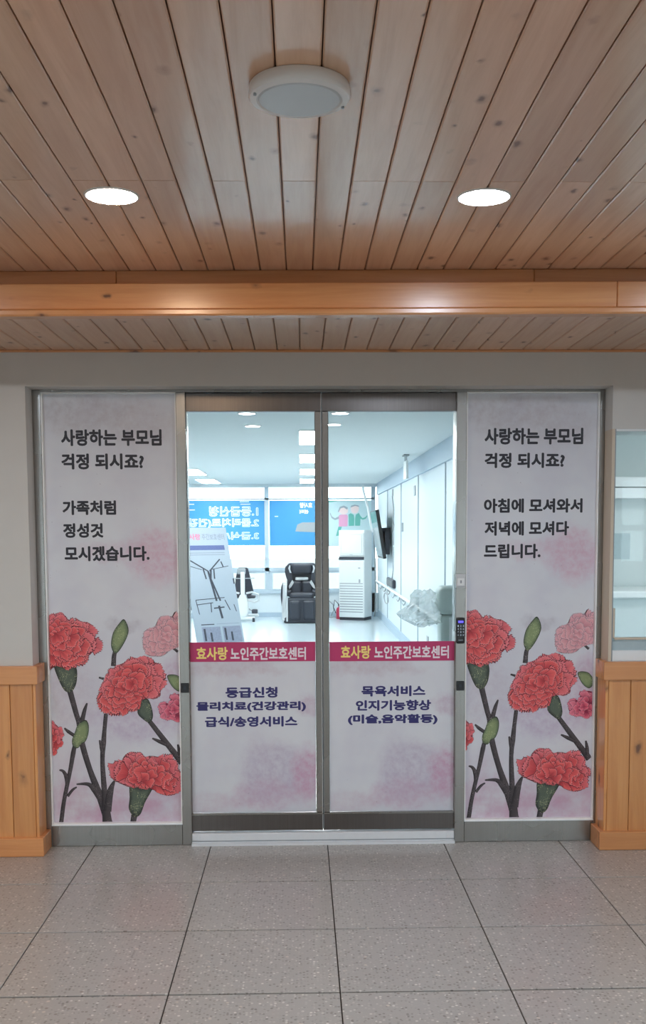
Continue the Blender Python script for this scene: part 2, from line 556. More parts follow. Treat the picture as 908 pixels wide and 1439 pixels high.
def on_left(t0, t1, d0, d1, z0, z1): return (HX0 - d1, t0, z0), (HX0 - d0, t1, z1)
def on_right(t0, t1, d0, d1, z0, z1): return (HX1 + d0, t0, z0), (HX1 + d1, t1, z1)
def on_back(t0, t1, d0, d1, z0, z1): return (t0, HY0 - d1, z0), (t1, HY0 - d0, z1)


for nm, lab, fn, wins, lo_, hi_ in (
        ('wall_left', 'cream plaster side wall of the hall on the warm lamp side', on_left, ((-7.8, -3.8),), HY0, .12),
        ('wall_right', 'cream plaster side wall of the hall on the office window side', on_right, ((-7.8, -3.8),), HY0, .12),
        ('wall_back', 'cream hall wall facing the entrance with windows at both ends', on_back, ((-3.1, -1.5), (1.9, 3.3)), HX0, HX1)):
    t = struct(nm, lab, 'wall')
    for z0, z1 in ((-.1, WB0), (WB1, 3.0)): p, q = fn(lo_, hi_, 0, .15, z0, z1); bx('wall_panel', p, q, 'plaster', t)
    c = lo_
    for a_, b_ in wins + ((hi_, None),):
        p, q = fn(c, a_, 0, .15, WB0, WB1); bx('wall_panel', p, q, 'plaster', t); c = b_
hall_window('window_1', 'hall window behind the poster side of the entrance', -3.1, -1.5, on_back, 2)
hall_window('window_7', 'hall window behind the keypad side of the entrance', 1.9, 3.3, on_back, 2)
hall_window('window_8', 'added row of unseen hall windows in the warm lamp side wall', -7.8, -3.8, on_left, 4)  # side wall windows out of view, added for more daylight
hall_window('window_9', 'added row of unseen hall windows in the office side wall', -7.8, -3.8, on_right, 4)

# --- ceiling of boards
BW = .0992
ce = struct('ceiling', 'knotty pine board ceiling with dark grooves', 'ceiling')
bx('backing', (HX0, HY0, CEIL + .014), (HX1, WF, CEIL + .08), 'groove', ce)
bx('far_boards', (HX0, HY0, CEIL), (HX1, -3.75, CEIL + .016), 'ceil_wood', ce)
bx('far_boards', (HX0, -3.75, CEIL), (-1.93, -.86, CEIL + .016), 'ceil_wood', ce)
bx('far_boards', (2.03, -3.75, CEIL), (HX1, -.86, CEIL + .016), 'ceil_wood', ce)


def plank_mesh(L, wd, th=.016, ch=.0035):
    """board along y, its face down, arrised edges"""
    h = wd / 2
    pr = [(-h, th), (-h, ch), (-h + ch, 0), (h - ch, 0), (h, ch), (h, th)]
    bm = NB(); a = [bm.verts.new((x, -L / 2, z)) for x, z in pr]; b = [bm.verts.new((x, L / 2, z)) for x, z in pr]
    bm.faces.new(a); bm.faces.new(b[::-1])
    for k in range(6): bm.faces.new((a[k], b[k], b[(k + 1) % 6], a[(k + 1) % 6]))
    bmesh.ops.recalc_face_normals(bm, faces=bm.faces[:])
    me = bpy.data.meshes.new('plank'); bm.to_mesh(me); bm.free(); me.materials.append(M['ceil_wood'])
    return me


YJ, YB, YA = -1.925, -3.75, -.86
pl_long = plank_mesh(YA - YB, BW - .003); pl_a = plank_mesh(YJ - YB - .0015, BW - .003); pl_b = plank_mesh(YA - YJ - .0015, BW - .003)
for k in range(-19, 21):
    x = -.0485 + (k + .5) * BW
    if k % 2 == 0 or k in (3, -5):
        inst('plank', pl_a, ce, (x, (YB + YJ - .0015) / 2, CEIL)); inst('plank', pl_b, ce, (x, (YA + YJ + .0015) / 2, CEIL))
    else: inst('plank', pl_long, ce, (x, (YA + YB) / 2, CEIL))

so = struct('ceiling_soffit', 'lowered pine board soffit between fascia and doorway', 'ceiling')
bx('backing', (HX0, -.84, SOF + .014), (HX1, WF, SOF + .05), 'groove', so)
SW = .1012; pl_s = plank_mesh(.78, SW - .003)
for k in range(-24, 26):
    inst('plank', pl_s, so, (-.0005 + (k + .5) * SW, (WF - .9) / 2 + .0, SOF))
bx('edge_bead', (HX0, WF - .012, SOF - .01), (HX1, WF, SOF), 'fascia_wood', so, .002)

# --- fascia beam (runs a touch out of square)
fa = struct('trim_1', 'varnished orange pine fascia beam across the ceiling', 'beam')
fa.location = (.09, -.905, 0); fa.rotation_euler = (0, 0, -.024)


def fbeam(name, x0, x1, y0, y1, z0, z1, mat='fascia_wood', bev=.003):
    bm = NB(); h = ((x1 - x0) / 2, (y1 - y0) / 2, (z1 - z0) / 2)
    box(bm, tuple(-v for v in h), h, bev); o = obj(name, bm, mat, fa); o.location = ((x0 + x1) / 2, (y0 + y1) / 2, (z0 + z1) / 2); return o


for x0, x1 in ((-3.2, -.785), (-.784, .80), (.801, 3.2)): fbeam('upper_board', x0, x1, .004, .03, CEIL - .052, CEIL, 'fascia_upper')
for x0, x1 in ((-3.2, -1.62), (-1.619, 1.11), (1.111, 3.2)): fbeam('lower_board', x0, x1, -.02, .03, CEIL - .148, CEIL - .0522)
fbeam('moulding', -3.2, 3.2, -.036, .03, SOF - .006, CEIL - .1482, bev=.006)
fbeam('blocking', -3.2, 3.2, .031, .1, SOF + .02, CEIL, 'groove', 0)


# --- wainscot
def wainscot(name, label, xa, xb, s):
    """xb is the corner at the doorway, s the outward direction along x"""
    t = struct(name, label, 'wainscot')
    y = WF; f = y - .018
    lo, hi = min(xa, xb), max(xa, xb)
    bwid = .128
    first_w = .105
    edges = [xb]
    step = first_w
    while abs(edges[-1] - xa) > 1e-4 and len(edges) < 40:
        nx = edges[-1] + s * step; step = bwid
        if (nx - xa) * s > 0: nx = xa
        edges.append(nx)
    for a, b in zip(edges, edges[1:]):
        h = (abs(b - a) / 2 - .0012, .009, .37)
        bm = NB(); box(bm, tuple(-v for v in h), h, .002); o = obj('plank', bm, 'panel_wood', t)
        o.location = ((a + b) / 2, f + .009, .445)
    # return on the reveal
    rx0, rx1 = (xb, xb + .014) if s < 0 else (xb - .014, xb)
    bm = NB(); h = (.007, .0685, .37); box(bm, tuple(-v for v in h), h, .002)
    o = obj('return_board', bm, 'panel_wood', t); o.location = ((rx0 + rx1) / 2, -.0695, .445)
    for nm, z0, z1, pr in (('cap_rail', .806, .892, .012), ('plinth', 0, .088, .022)):
        x0, x1 = (lo, hi + .014 + pr) if s < 0 else (lo - .014 - pr, hi)
        h = ((x1 - x0) / 2, (.018 + pr) / 2, (z1 - z0) / 2)
        bm = NB(); box(bm, tuple(-v for v in h), h, .004, 2); o = obj(nm, bm, 'cap_wood', t)
        o.location = ((x0 + x1) / 2, y - h[1], (z0 + z1) / 2)
        e0, e1 = (hi, hi + .014 + pr) if s < 0 else (lo - .014 - pr, lo)
        h = ((e1 - e0) / 2, .059, (z1 - z0) / 2)
        bm = NB(); box(bm, tuple(-v for v in h), h, .003, 2); o = obj(nm + '_return', bm, 'cap_wood', t)
        o.location = ((e0 + e1) / 2, -.0605, (z0 + z1) / 2)
    return t


wainscot('trim_2', 'pine wainscot below the blank plaster wall', HX0, XL, -1)
wainscot('trim_3', 'pine wainscot below the office window', HX1, XR, 1)

# --- entrance frame of brushed steel
fr = struct('trim_4', 'brushed steel frame around the sliding doors and side panels', 'door frame')
LBX0, LBX1, RBX0, RBX1, BZ0, BZ1 = -1.203, -.579, .781, 1.408, .106, 2.150
bx('jamb', (XL, 0, 0), (LBX0, .12, ZT), 'steel', fr, .002)
bx('jamb', (RBX1, 0, 0), (XR, .12, ZT), 'steel', fr, .002)
bx('post', (LBX1, 0, 0), (-.534, .12, BZ1), 'steel', fr, .002)
bx('post', (.733, 0, 0), (RBX0, .12, BZ1), 'steel', fr, .002)
bx('header', (LBX0, 0, BZ1), (RBX1, .12, ZT), 'steel', fr, .001)
for x0, x1 in ((LBX0, LBX1), (RBX0, RBX1)):
    bx('bottom_rail', (x0, .004, 0), (x1, .12, BZ0), 'steel', fr, .002)
    bx('glazing_bead', (x0, -.003, BZ0 - .004), (x1, .03, BZ0), 'sill_alu', fr)
th = struct('trim_5', 'bright aluminium threshold sill under the sliding doors', 'threshold')
bm = NB(); prism(bm, [(-.534, 0), (.733, 0), (.733, .012), (-.534, .012)], -.022, .0); obj('lip', bm, 'sill_alu', th)
bx('track', (-.534, 0, .0), (.733, .12, .056), 'sill_alu', th, .003)
bx('groove_line', (-.534, -.0015, .016), (.733, 0, .021), 'grey', th)
bx('end_block', (-.532, -.004, .022), (-.495, .001, .054), 'sill_alu', th, .002)
bx('end_block', (.694, -.004, .022), (.731, .001, .054), 'sill_alu', th, .002)

for nm, x0, x1, lab in (('window_2', LBX0, LBX1, 'fixed side window behind the banner next to the blank wall'), ('window_3', RBX0, RBX1, 'fixed side window behind the banner next to the keypad')):
    t = struct(nm, lab, 'window'); bx('pane', (x0, .040, BZ0), (x1, .046, BZ1), 'glass', t)
    for lo, hi in (((x0,   .003, BZ0), (x0 + .0046, .0398, BZ1)), ((x1 - .0046, .003, BZ0), (x1, .0398, BZ1)), ((x0 + .005, .003, BZ0), (x1 - .005, .0398, BZ0 + .0046)), ((x0 + .005, .003, BZ1 - .0046), (x1 - .005, .0398, BZ1))): bx('gasket', lo, hi, 'gasket', t)


def leaf(name, label, x0, x1, meet_right):
    t = struct(name, label, 'door')
    y0, y1 = .022, .062
    bx('top_rail', (x0, y0, 2.064), (x1, y1, 2.149), 'steel_dark', t, .002)
    bx('bottom_rail', (x0, y0, .062), (x1, y1, .143), 'steel_dark', t, .002)
    bx('bottom_bead', (x0, y0 - .004, .140), (x1, y0 + .01, .148), 'steel', t, .001)
    a, b = (x1 - .032, x1) if meet_right else (x0, x0 + .031)
    bx('meeting_stile', (a, y0, .148), (b, y1, 2.064), 'steel', t, .003)
    c = x1 if meet_right else x0
    bx('seal', (c - .003, y0 - .004, .07), (c + .003, y0 + .006, 2.145), 'sill_alu' if meet_right else 'grey', t)
    a2, b2 = (x0, x0 + .03) if meet_right else (x1 - .03, x1)
    bx('outer_stile', (a2, y0, .148), (b2, y1, 2.064), 'steel', t, .003)
    bx('pane', (min(b, b2), .040, .148), (max(a, a2), .048, 2.064), 'glass', t)
    return t


leaf('door_1', 'sliding glass door leaf on the poster stand side', -.562, .0985, True)
leaf('door_2', 'sliding glass door leaf beside the keypad', .1005, .762, False)

# --- office window in the right part of the wall
ow = struct('window_4', 'office window above the pine wainscot', 'window')
bx('jamb', (WX0, WF + .004, WZ0), (WX0 + .006, .1, WZ1), 'grey', ow)
bx('head', (WX0 + .006, WF + .004, WZ1 - .01), (WX1, .1, WZ1), 'white_plastic', ow)
bx('sill', (WX0 + .006, WF + .004, WZ0), (WX1, .1, WZ0 + .05), 'white_plastic', ow, .002)
bx('lower_panel', (WX0 + .006, WF + .012, WZ0 + .05), (WX1, .1, WZ0 + .092), 'office_grey', ow)
tb('sash_rail', [(WX0 + .012, WF + .01, 1.14), (WX0 + .012, WF + .01, 1.005), (WX0 + .018, WF + .01, .997), (WX1, WF + .01, .995)], .006, 'tan_jamb', ow)
bx('pane', (WX0 + .006, WF + .02, .988), (WX1, WF + .025, WZ1 - .01), 'glass', ow)

# office behind it
of = struct('wall_office', 'pale painted office walls seen through the office window', 'wall')
OX0, OX1, OY1 = 1.5, 4.6, 3.2
bx('back_panel', (OX0, OY1, 0), (OX1, OY1 + .1, 2.5), 'office_wall', of)
bx('side_panel', (OX1, .12, 0), (OX1 + .1, OY1 + .1, 2.5), 'office_wall', of)
o = bx('floor_office', (OX0, .12, -.05), (OX1, OY1, 0), 'inner_floor'); tag(o, 'pale floor of the office', 'floor', kind='structure')
o = bx('ceiling_office', (OX0, .12, 2.4), (OX1, OY1, 2.5), 'white_ceiling'); tag(o, 'white ceiling of the office', 'ceiling', kind='structure')

# --- the bright room beyond
IX0, IX1, IY1, IZ = -4.2, 1.372, 13.9, 2.35
o = bx('floor_inner', (IX0, .12, -.1), (IX1, IY1, 0), 'inner_floor'); tag(o, 'pale glossy vinyl floor of the room behind the doors', 'floor', kind='structure')
o = bx('ceiling_inner', (IX0, .12, IZ), (IX1, IY1, IZ + .1), 'white_ceiling'); tag(o, 'white ceiling of the room behind the doors', 'ceiling', kind='structure')
o = bx('wall_inner_left', (IX0 - .1, .12, 0), (IX0, IY1, IZ), 'white_wall'); tag(o, 'white wall of the inner room opposite the television', 'wall', kind='structure')
wr = struct('wall_inner_right', 'white panelled wall of the inner room carrying handrail and television', 'wall')
bx('wall_core', (IX1 + .012, .12, 0), (1.5, IY1, 2.5), 'white_wall', wr)
ys = [.13, 3.0, 5.1, 7.45, 9.58, 11.87, 13.9]
for a, b in zip(ys, ys[1:]):
    bx('panel', (IX1, a + .03, .13), (IX1 + .012, b - .03, 2.15), 'white_wall', wr)
    bx('joint_strip', (IX1 - .008, b - .03, .13), (IX1 + .012, b + .03, 2.15), 'grey_strip', wr)
bx('head_beam', (IX1 - .03, .13, 2.15), (IX1 + .012, IY1, IZ), 'grey_base', wr)
bx('skirting', (IX1 - .014, .13, 0), (IX1 + .012, IY1, .13), 'grey_base', wr)
we = struct('wall_inner_far', 'low white wall under the ribbon windows', 'wall')
bx('apron', (IX0, IY1, 0), (1.5, IY1 + .15, .42), 'white_wall', we)
bx('skirting', (IX0, IY1 - .014, 0), (IX1, IY1, .08), 'grey_base', we)
bx('head', (IX0, IY1, 2.29), (1.5, IY1 + .15, 2.5), 'white_wall', we)
for nm, x0, x1, lab in (('window_5', IX0, -.605, 'ribbon window with the large mirrored service lettering'), ('window_6', -.605, 1.3, 'ribbon window behind the massage chair and air conditioner')):
    t = struct(nm, lab, 'window')
    bx('sill', (x0, IY1 - .03, .42), (x1, IY1 + .1, .47), 'alu', t)
    bx('transom', (x0, IY1, .81), (x1, IY1 + .06, .875), 'alu', t)
    bx('transom', (x0, IY1, 2.07), (x1, IY1 + .06, 2.10), 'alu', t)
    bx('mullion', (x0 - .038 if x0 > -2 else x0, IY1, .47), (x0 + .038, IY1 + .06, 2.29), 'alu', t)
    bx('lower_frame', (x0 + .038, IY1 + .01, .47), (x1 - .038, IY1 + .05, .50), 'alu', t)
    bx('lower_frame', (x0 + .038, IY1 + .01, .78), (x1 - .038, IY1 + .05, .81), 'alu', t)
    bx('lower_stile', (x0 + .038, IY1 + .01, .5), (x0 + .1, IY1 + .05, .78), 'alu', t)
    bx('pane', (x0, IY1 + .03, .47), (x1, IY1 + .035, 2.29), 'glass', t)
    if x1 > 0: bx('mullion', (1.245, IY1, .0), (1.32, IY1 + .06, 2.29), 'alu', t)

# ================================================================== THINGS IN THE HALL
# --- recessed downlights and the round surface lamp


def downlight(x, y, label, led, group):
    t = thing('downlight', label, 'ceiling light', (x, y, CEIL), group=group)
    bm = NB(); lathe(bm, [(0, -.001), (.0735, -.001), (.0745, -.0045), (.079, -.004), (.081, 0), (0, 0)]); obj('trim_ring', bm, 'lamp_white', t, True)
    bm = NB(); lathe(bm, [(0, -.0042), (.0738, -.0036), (.0738, -.0012), ]); obj('diffuser', bm, led, t, True)
    return t


downlight(-.551, -1.79, 'lit downlight glowing warm orange in the pine ceiling', 'warm_led', 'downlights above the doorway')
downlight(.550, -1.79, 'lit downlight glowing neutral white in the pine ceiling', 'cool_led', 'downlights above the doorway')
for y, xs in ((-1.79, (-1.65, 1.65)), (-5.0, (-1.65, 1.65))):  # extra downlights out of view, added to light the hall
    for x in xs:
        downlight(x, y, 'added lit downlight out of view, %s, near the %s side wall' % ('level with the two doorway downlights' if y > -3 else 'behind the unlit round lamp', 'blank plaster' if x < 0 else 'office window'), 'cool_led', 'added downlights out of view in the hall')
rl = thing('ceiling_lamp', 'unlit white round surface lamp on the pine ceiling', 'ceiling light', (0.003, -2.575, CEIL))
bm = NB(); lathe(bm, [(0, 0), (.108, 0), (.112, -.004), (.114, -.024), (.110, -.030), (.096, -.033), (.092, -.030)]); obj('housing', bm, 'lamp_white', rl, True)
bm = NB(); lathe(bm, [(.0925, -.0295), (.089, -.0335), (.0, -.0335)]); obj('diffuser', bm, 'lamp_off', rl, True)
for a in (200, 20):
    bm = NB(); lathe(bm, [(.0035, -.036), (.0, -.0365)], n=10); lathe(bm, [(.0035, -.031), (.0035, -.036)], n=10)
    o = obj('screw', bm, 'grey', rl, True); o.location = (.104 * math.cos(R(a)), .104 * math.sin(R(a)), 0)


# ---------------------------------------------------------------- printed artwork
SY = .030                                             # front of the printed sheets


class Ink:
    """flat coloured shapes stacked a few hundredths of a millimetre apart; x limits clip to the sheet"""
    def __init__(s, y, x0, x1, org):
        s.v = []; s.f = []; s.c = []; s.y = y; s.x0 = x0; s.x1 = x1; s.org = org; s.dx = 0; s.z0 = -9

    def lift(s): s.y -= .00002

    def add(s, pts, cols, faces):
        b = len(s.v)
        for (x, z), c in zip(pts, cols):
            s.v.append((min(max(x + s.dx, s.x0), s.x1) - s.org[0], s.y - s.org[1], max(z, s.z0) - s.org[2])); s.c.append(c)
        for f in faces: s.f.append(tuple(i + b for i in f))

    def build(s, name, mat, parent):
        me = bpy.data.meshes.new(name); me.from_pydata(s.v, [], s.f)
        ca = me.color_attributes.new('ink', 'FLOAT_COLOR', 'POINT')
        for i, c in enumerate(s.c): ca.data[i].color = c
        return obj(name, me, mat, parent)


def P2(pts): return [(lambda p: (p.x, p.z))(hit(x, y, Y=SY)) for x, y in pts]


def dense(poly, n):
    """closed smooth resample of an outline"""
    L = len(poly); out = []
    for i in range(n):
        t = i / n * L; k = int(t); f = t - k
        p0, p1, p2, p3 = (poly[(k + d) % L] for d in (-1, 0, 1, 2))
        out.append(tuple(.5 * (2 * p1[a] + (p2[a] - p0[a]) * f + (2 * p0[a] - 5 * p1[a] + 4 * p2[a] - p3[a]) * f * f + (3 * p1[a] - p0[a] - 3 * p2[a] + p3[a]) * f ** 3) for a in (0, 1)))
    return out


def mixc(a, b, t): return tuple(a[i] + (b[i] - a[i]) * t for i in range(3)) + (1,)


PAL_RED = [lin(c) for c in ((136, 30, 44), (206, 66, 72), (232, 98, 98), (244, 150, 150), (104, 26, 42))]
PAL_PINK = [lin(c) for c in ((176, 84, 98), (220, 128, 136), (232, 156, 162), (244, 196, 200), (120, 60, 82))]
PAL_ROSE = [lin(c) for c in ((140, 34, 68), (210, 80, 108), (230, 116, 136), (244, 166, 180), (110, 34, 66))]


def carnation(ink, outline, centre, pal, rnd, rings, fade=None):
    """ruffled printed carnation: rings of toothed, folded petals inside a traced outline"""
    oc = P2([centre])[0]; od = dense(P2(outline), 240)
    tab = [0.0] * 360
    for x, z in od:
        k = int(math.degrees(math.atan2(z - oc[1], x - oc[0]))) % 360; tab[k] = max(tab[k], math.hypot(x - oc[0], z - oc[1]))
    for k in range(360):
        if tab[k] == 0:
            d = next(d for d in range(1, 180) if tab[(k + d) % 360] or tab[(k - d) % 360]); tab[k] = -(tab[(k + d) % 360] if tab[(k + d) % 360] > 0 else abs(tab[(k - d) % 360]))
    tab = [abs(v) for v in tab]

    def rad(a): return tab[int(math.degrees(a)) % 360]
    n = 90; pts = [oc] + [(oc[0] + math.cos(a) * rad(a) * .84, oc[1] + math.sin(a) * rad(a) * .84) for a in (2 * math.pi * k / n for k in range(n))]
    ink.add(pts, [pal[0]] * (n + 1), [(0, 1 + k, 1 + (k + 1) % n) for k in range(n)])
    seq = []
    for rho, cnt in rings:
        a0 = rnd.random() * 6.28; grp = []
        for i in range(cnt): grp.append((rho * rnd.uniform(.9, 1.06), a0 + 2 * math.pi * (i + rnd.uniform(-.35, .35)) / cnt, rho))
        rnd.shuffle(grp); seq += grp
    ca = 22; rows = (0, .25, .5, .74, .9, 1.0); w_ = ca + 1
    for ro, a, rho in seq:
        Ra = rad(a); d = a + rnd.uniform(-.75, .75) * (1.15 - rho)
        # petal fan: base sunk towards the centre, mouth near ro
        s_ = Ra * rnd.uniform(.36, .50) * (.72 + .4 * rho)
        tip = (oc[0] + math.cos(a) * Ra * ro, oc[1] + math.sin(a) * Ra * ro)
        bs = (tip[0] - math.cos(d) * s_, tip[1] - math.sin(d) * s_)
        half = rnd.uniform(.55, 1.0); lob = rnd.uniform(1.0, 2.4); ph = rnd.random() * 6.28; amp = rnd.uniform(.05, .15)
        edge = [1 - .16 * abs(q / ca * 2 - 1) ** 2.5 + amp * math.sin(ph + lob * q / ca * 6.28) + (.06 if q % 2 else -.045) * rnd.uniform(.3, 1.4) for q in range(w_)]
        crease = [rnd.choice((0, 0, .15, .5, .8)) for q in range(w_)]
        tone = rnd.random(); outer = rho > .72
        fold = rnd.choice((-1, 1)) * rnd.uniform(.2, 1)
        for ln in (1, 0):
            ink.lift(); P = []; C = []
            for r_ in rows:
                for q in range(w_):
                    sq = q / ca * 2 - 1
                    aa = d + sq * (half + (.05 if ln else 0)) * (.55 + .45 * r_)
                    rr = s_ * (edge[q] * r_ + (.035 if ln and r_ == 1.0 else 0))
                    x, z = bs[0] + math.cos(aa) * rr, bs[1] + math.sin(aa) * rr
                    dx_, dz_ = x - oc[0], z - oc[1]; L = math.hypot(dx_, dz_) or 1e-6; mx = rad(math.atan2(dz_, dx_)) * (1.03 if q % 2 else .985)
                    if L > mx: x, z = oc[0] + dx_ * mx / L, oc[1] + dz_ * mx / L
                    P.append((x, z))
                    if ln: c = pal[4]
                    else:
                        c = (pal[0], mixc(pal[0], pal[1], .45), mixc(pal[0], pal[1], .9), mixc(pal[1], pal[2], .7), pal[2], pal[3])[rows.index(r_)]
                        c = mixc(c, pal[1] if tone < .45 else pal[2], .5 * abs(tone - .45) * 1.6)
                        c = mixc(c, pal[0], max(0, sq * fold) * .38)
                        if outer and r_ > .4 and math.sin(a) > -.35: c = mixc(c, mixc(pal[3], lin((212, 118, 148)), .45), .45 * r_)
                        if r_ < .92: c = mixc(c, pal[0], crease[q] * (1 - r_) * .9)
                    if fade: c = mixc(c, lin((212, 200, 206)), fade)
                    C.append(c)
            ink.add(P, C, [(r0 * w_ + q, r0 * w_ + q + 1, (r0 + 1) * w_ + q + 1, (r0 + 1) * w_ + q) for r0 in range(len(rows) - 1) for q in range(ca)])


def stroke(ink, pts, widths, c0, c1):
    """tapering stem or leaf through photo points; widths in pixels"""
    q = []
    for i in range(len(pts) - 1):
        for k in range(6):
            t = k / 6
            p0, p1, p2, p3 = (pts[max(0, min(len(pts) - 1, i + d))] for d in (-1, 0, 1, 2))
            q.append(tuple(.5 * (2 * p1[a] + (p2[a] - p0[a]) * t + (2 * p0[a] - 5 * p1[a] + 4 * p2[a] - p3[a]) * t * t + (3 * p1[a] - p0[a] - 3 * p2[a] + p3[a]) * t ** 3) for a in (0, 1)) + (widths[i] + (widths[i + 1] - widths[i]) * t,))
    q.append(tuple(pts[-1]) + (widths[-1],))
    for g, cc in ((1.25, (c1, c1, c1)), (0, (c0, mixc(c0, c1, .25), c1))):
        ink.lift(); P = []; C = []
        for i, (x, y, wd) in enumerate(q):
            a = q[max(0, i - 1)]; b = q[min(len(q) - 1, i + 1)]
            d = math.hypot(b[0] - a[0], b[1] - a[1]) or 1; nx, ny = -(b[1] - a[1]) / d, (b[0] - a[0]) / d
            for s, c in zip((-.5, 0, .5), cc):
                P.append((x + nx * s * (wd + g), y + ny * s * (wd + g))); C.append(c)
        P = P2(P)
        ink.add(P, C, [(3 * i + k, 3 * i + k + 1, 3 * i + k + 4, 3 * i + k + 3) for i in range(len(q) - 1) for k in (0, 1)])


def blob(ink, poly, c_mid, c_edge, line, cen=None):
    """filled outline with a darker rim"""
    for g in (1.07, 1.0):
        ink.lift(); d = dense(poly, 36)
        cx = sum(p[0] for p in d) / 36; cy = sum(p[1] for p in d) / 36
        if cen: cx, cy = cen
        ring = [(cx + (x - cx) * g, cy + (y - cy) * g) for x, y in d]
        mid = [(cx + (x - cx) * .62, cy + (y - cy) * .62) for x, y in d]
        P = P2([(cx, cy)] + mid + ring)
        C = [line] * 73 if g > 1 else [c_mid] + [c_mid] * 36 + [c_edge] * 36
        ink.add(P, C, [(0, 1 + k, 1 + (k + 1) % 36) for k in range(36)] + [(1 + k, 37 + k, 37 + (k + 1) % 36, 1 + (k + 1) % 36) for k in range(36)])


GREEN, GREEN2, GLINE = lin((132, 148, 104)), lin((84, 100, 74)), lin((34, 38, 32))
CAL, CAL2 = lin((84, 96, 82)), lin((42, 48, 44))
STEM, STEM2 = lin((74, 66, 68)), lin((34, 26, 32))

FLOWERS = [
    ('carnation', [(58, 872), (68.8, 866.5), (73, 862.7), (86.4, 861), (92, 866.5), (103.5, 868), (113.4, 873.7), (124, 876), (136.5, 885), (143, 899.5), (143, 911.7), (134, 925), (123, 929), (115, 938), (108, 941.4), (103.5, 938), (97, 942.5), (87, 937), (77, 936), (66, 944), (56, 936), (50, 905)], (84, 899), PAL_RED, None),
    ('carnation', [(136.4, 982), (136, 974), (140.7, 966.5), (148, 952), (148.6, 942), (157, 936.5), (171.5, 933.6), (177, 929), (182, 923), (191.5, 925.7), (200, 922), (213, 925.7), (217, 932), (225, 933), (229, 942), (235, 948), (235, 958), (230, 966), (224.5, 971), (224, 978), (216, 981.6), (207, 981), (199, 984), (196, 996), (183, 1001), (168.7, 1006.6), (155.8, 1006.6), (147, 1002), (140.7, 997)], (180, 964), PAL_RED, None),
    ('carnation', [(150.6, 1078), (152, 1073), (160, 1074), (163.8, 1066.8), (171.7, 1069), (175, 1064), (182, 1058), (197, 1057.5), (204, 1064), (212.7, 1062), (222, 1064), (231, 1058), (240, 1059), (246, 1067.5), (253, 1074), (258, 1088), (258, 1108), (238, 1117), (222, 1113.7), (215, 1109), (203.4, 1109.5), (185, 1106.5), (173, 1101.8), (161, 1096), (154.5, 1088.6)], (205, 1091), PAL_RED, None),
    ('carnation', [(200, 893), (207.7, 883.7), (218, 881), (222, 872), (225.4, 866.6), (236, 865.4), (243, 868), (245, 861), (252, 857), (262, 870), (264, 890), (258, 906), (245, 911), (237, 915.5), (227.8, 921), (214.8, 921.5), (202, 917), (201.8, 906)], (236, 897), PAL_PINK, .25),
    ('carnation', [(219.5, 998), (226.6, 986), (236, 986), (239.6, 975.8), (246, 971), (262, 975), (268, 1000), (254, 1014), (236, 1013), (222, 1006)], (246, 998), PAL_ROSE, None),
    ('carnation', [(60, 1016), (72, 1012), (84, 1017.5), (90.7, 1034), (90, 1042.6), (82.5, 1056), (73.8, 1062), (58, 1056), (52, 1036)], (68, 1037), PAL_RED, None),
]
STEMS = [
    ([(97.5, 968), (107, 1002.5), (111, 1016), (115.4, 1045), (126.4, 1082), (140, 1118), (152.5, 1157)], [7, 6, 6, 7, 6.5, 9, 9]),
    ([(209, 1012), (233.7, 1043.7), (256, 1072)], [5, 6.5, 8]), ([(214, 1037.5), (224, 1042), (234, 1047)], [.8, 4, 3]),
    ([(189.5, 1143), (188, 1150), (187, 1157)], [8, 7, 7]),
    ([(149, 1003), (147, 1024), (145.6, 1043.7), (144, 1068.5), (147, 1115), (151, 1157)], [4.5, 4.5, 6, 5, 7, 13]),
    ([(161, 1097), (155, 1112), (151, 1140)], [1, 8, 10]), ([(107.5, 1102), (123.6, 1102), (132, 1109), (140, 1122)], [.6, 4, 7, 6]),
    ([(140, 1040), (142.5, 1050), (145, 1064)], [1, 4, 4]),
    ([(105, 1048), (103, 1058), (98.8, 1082), (93, 1110), (89, 1132), (86, 1157)], [4, 5.5, 4.5, 4.5, 4.5, 5]),
    ([(83.5, 1082), (89, 1084), (93.3, 1092), (94, 1104)], [.6, 3, 5, 3]), ([(108, 1106), (102, 1110), (95, 1119)], [.6, 2.5, 3]),
    ([(122.5, 988), (119, 998), (115, 1014)], [.7, 4, 6]), ([(90.5, 1023), (96, 1028), (105, 1034)], [.7, 3.5, 3.5]),
    ([(163, 912), (160.5, 921), (159.5, 936)], [4, 5, 6]), ([(139, 952), (146, 954)], [1, 2.5]),
    ([(250, 1046), (252, 1056), (253, 1066)], [1, 4, 4]), ([(240, 908), (250, 916)], [1.5, 2.5]),
]
BUDS = [
    [(174.5, 872), (180, 887), (173, 905), (163, 917), (157, 907), (159.4, 890), (167.7, 877)],
    [(119.4, 1013), (123.8, 1018.8), (123.8, 1030), (120, 1041), (113.8, 1045), (110, 1050), (104, 1049), (102, 1040), (106, 1028.8), (110, 1018.8)],
    [(236, 950), (250, 950), (258, 962), (252, 971), (242, 964)],
]
CALYX = [
    [(77, 935), (90, 938), (105.7, 938), (107, 957), (101, 970), (92, 970), (83.7, 956)],
    [(194, 1001), (200, 983), (209, 985), (214.5, 1004), (211, 1014), (204, 1012)],
    [(184, 1104), (200, 1108), (214, 1106), (203.4, 1127), (197, 1143), (189, 1146), (182, 1136), (183, 1122)],
]


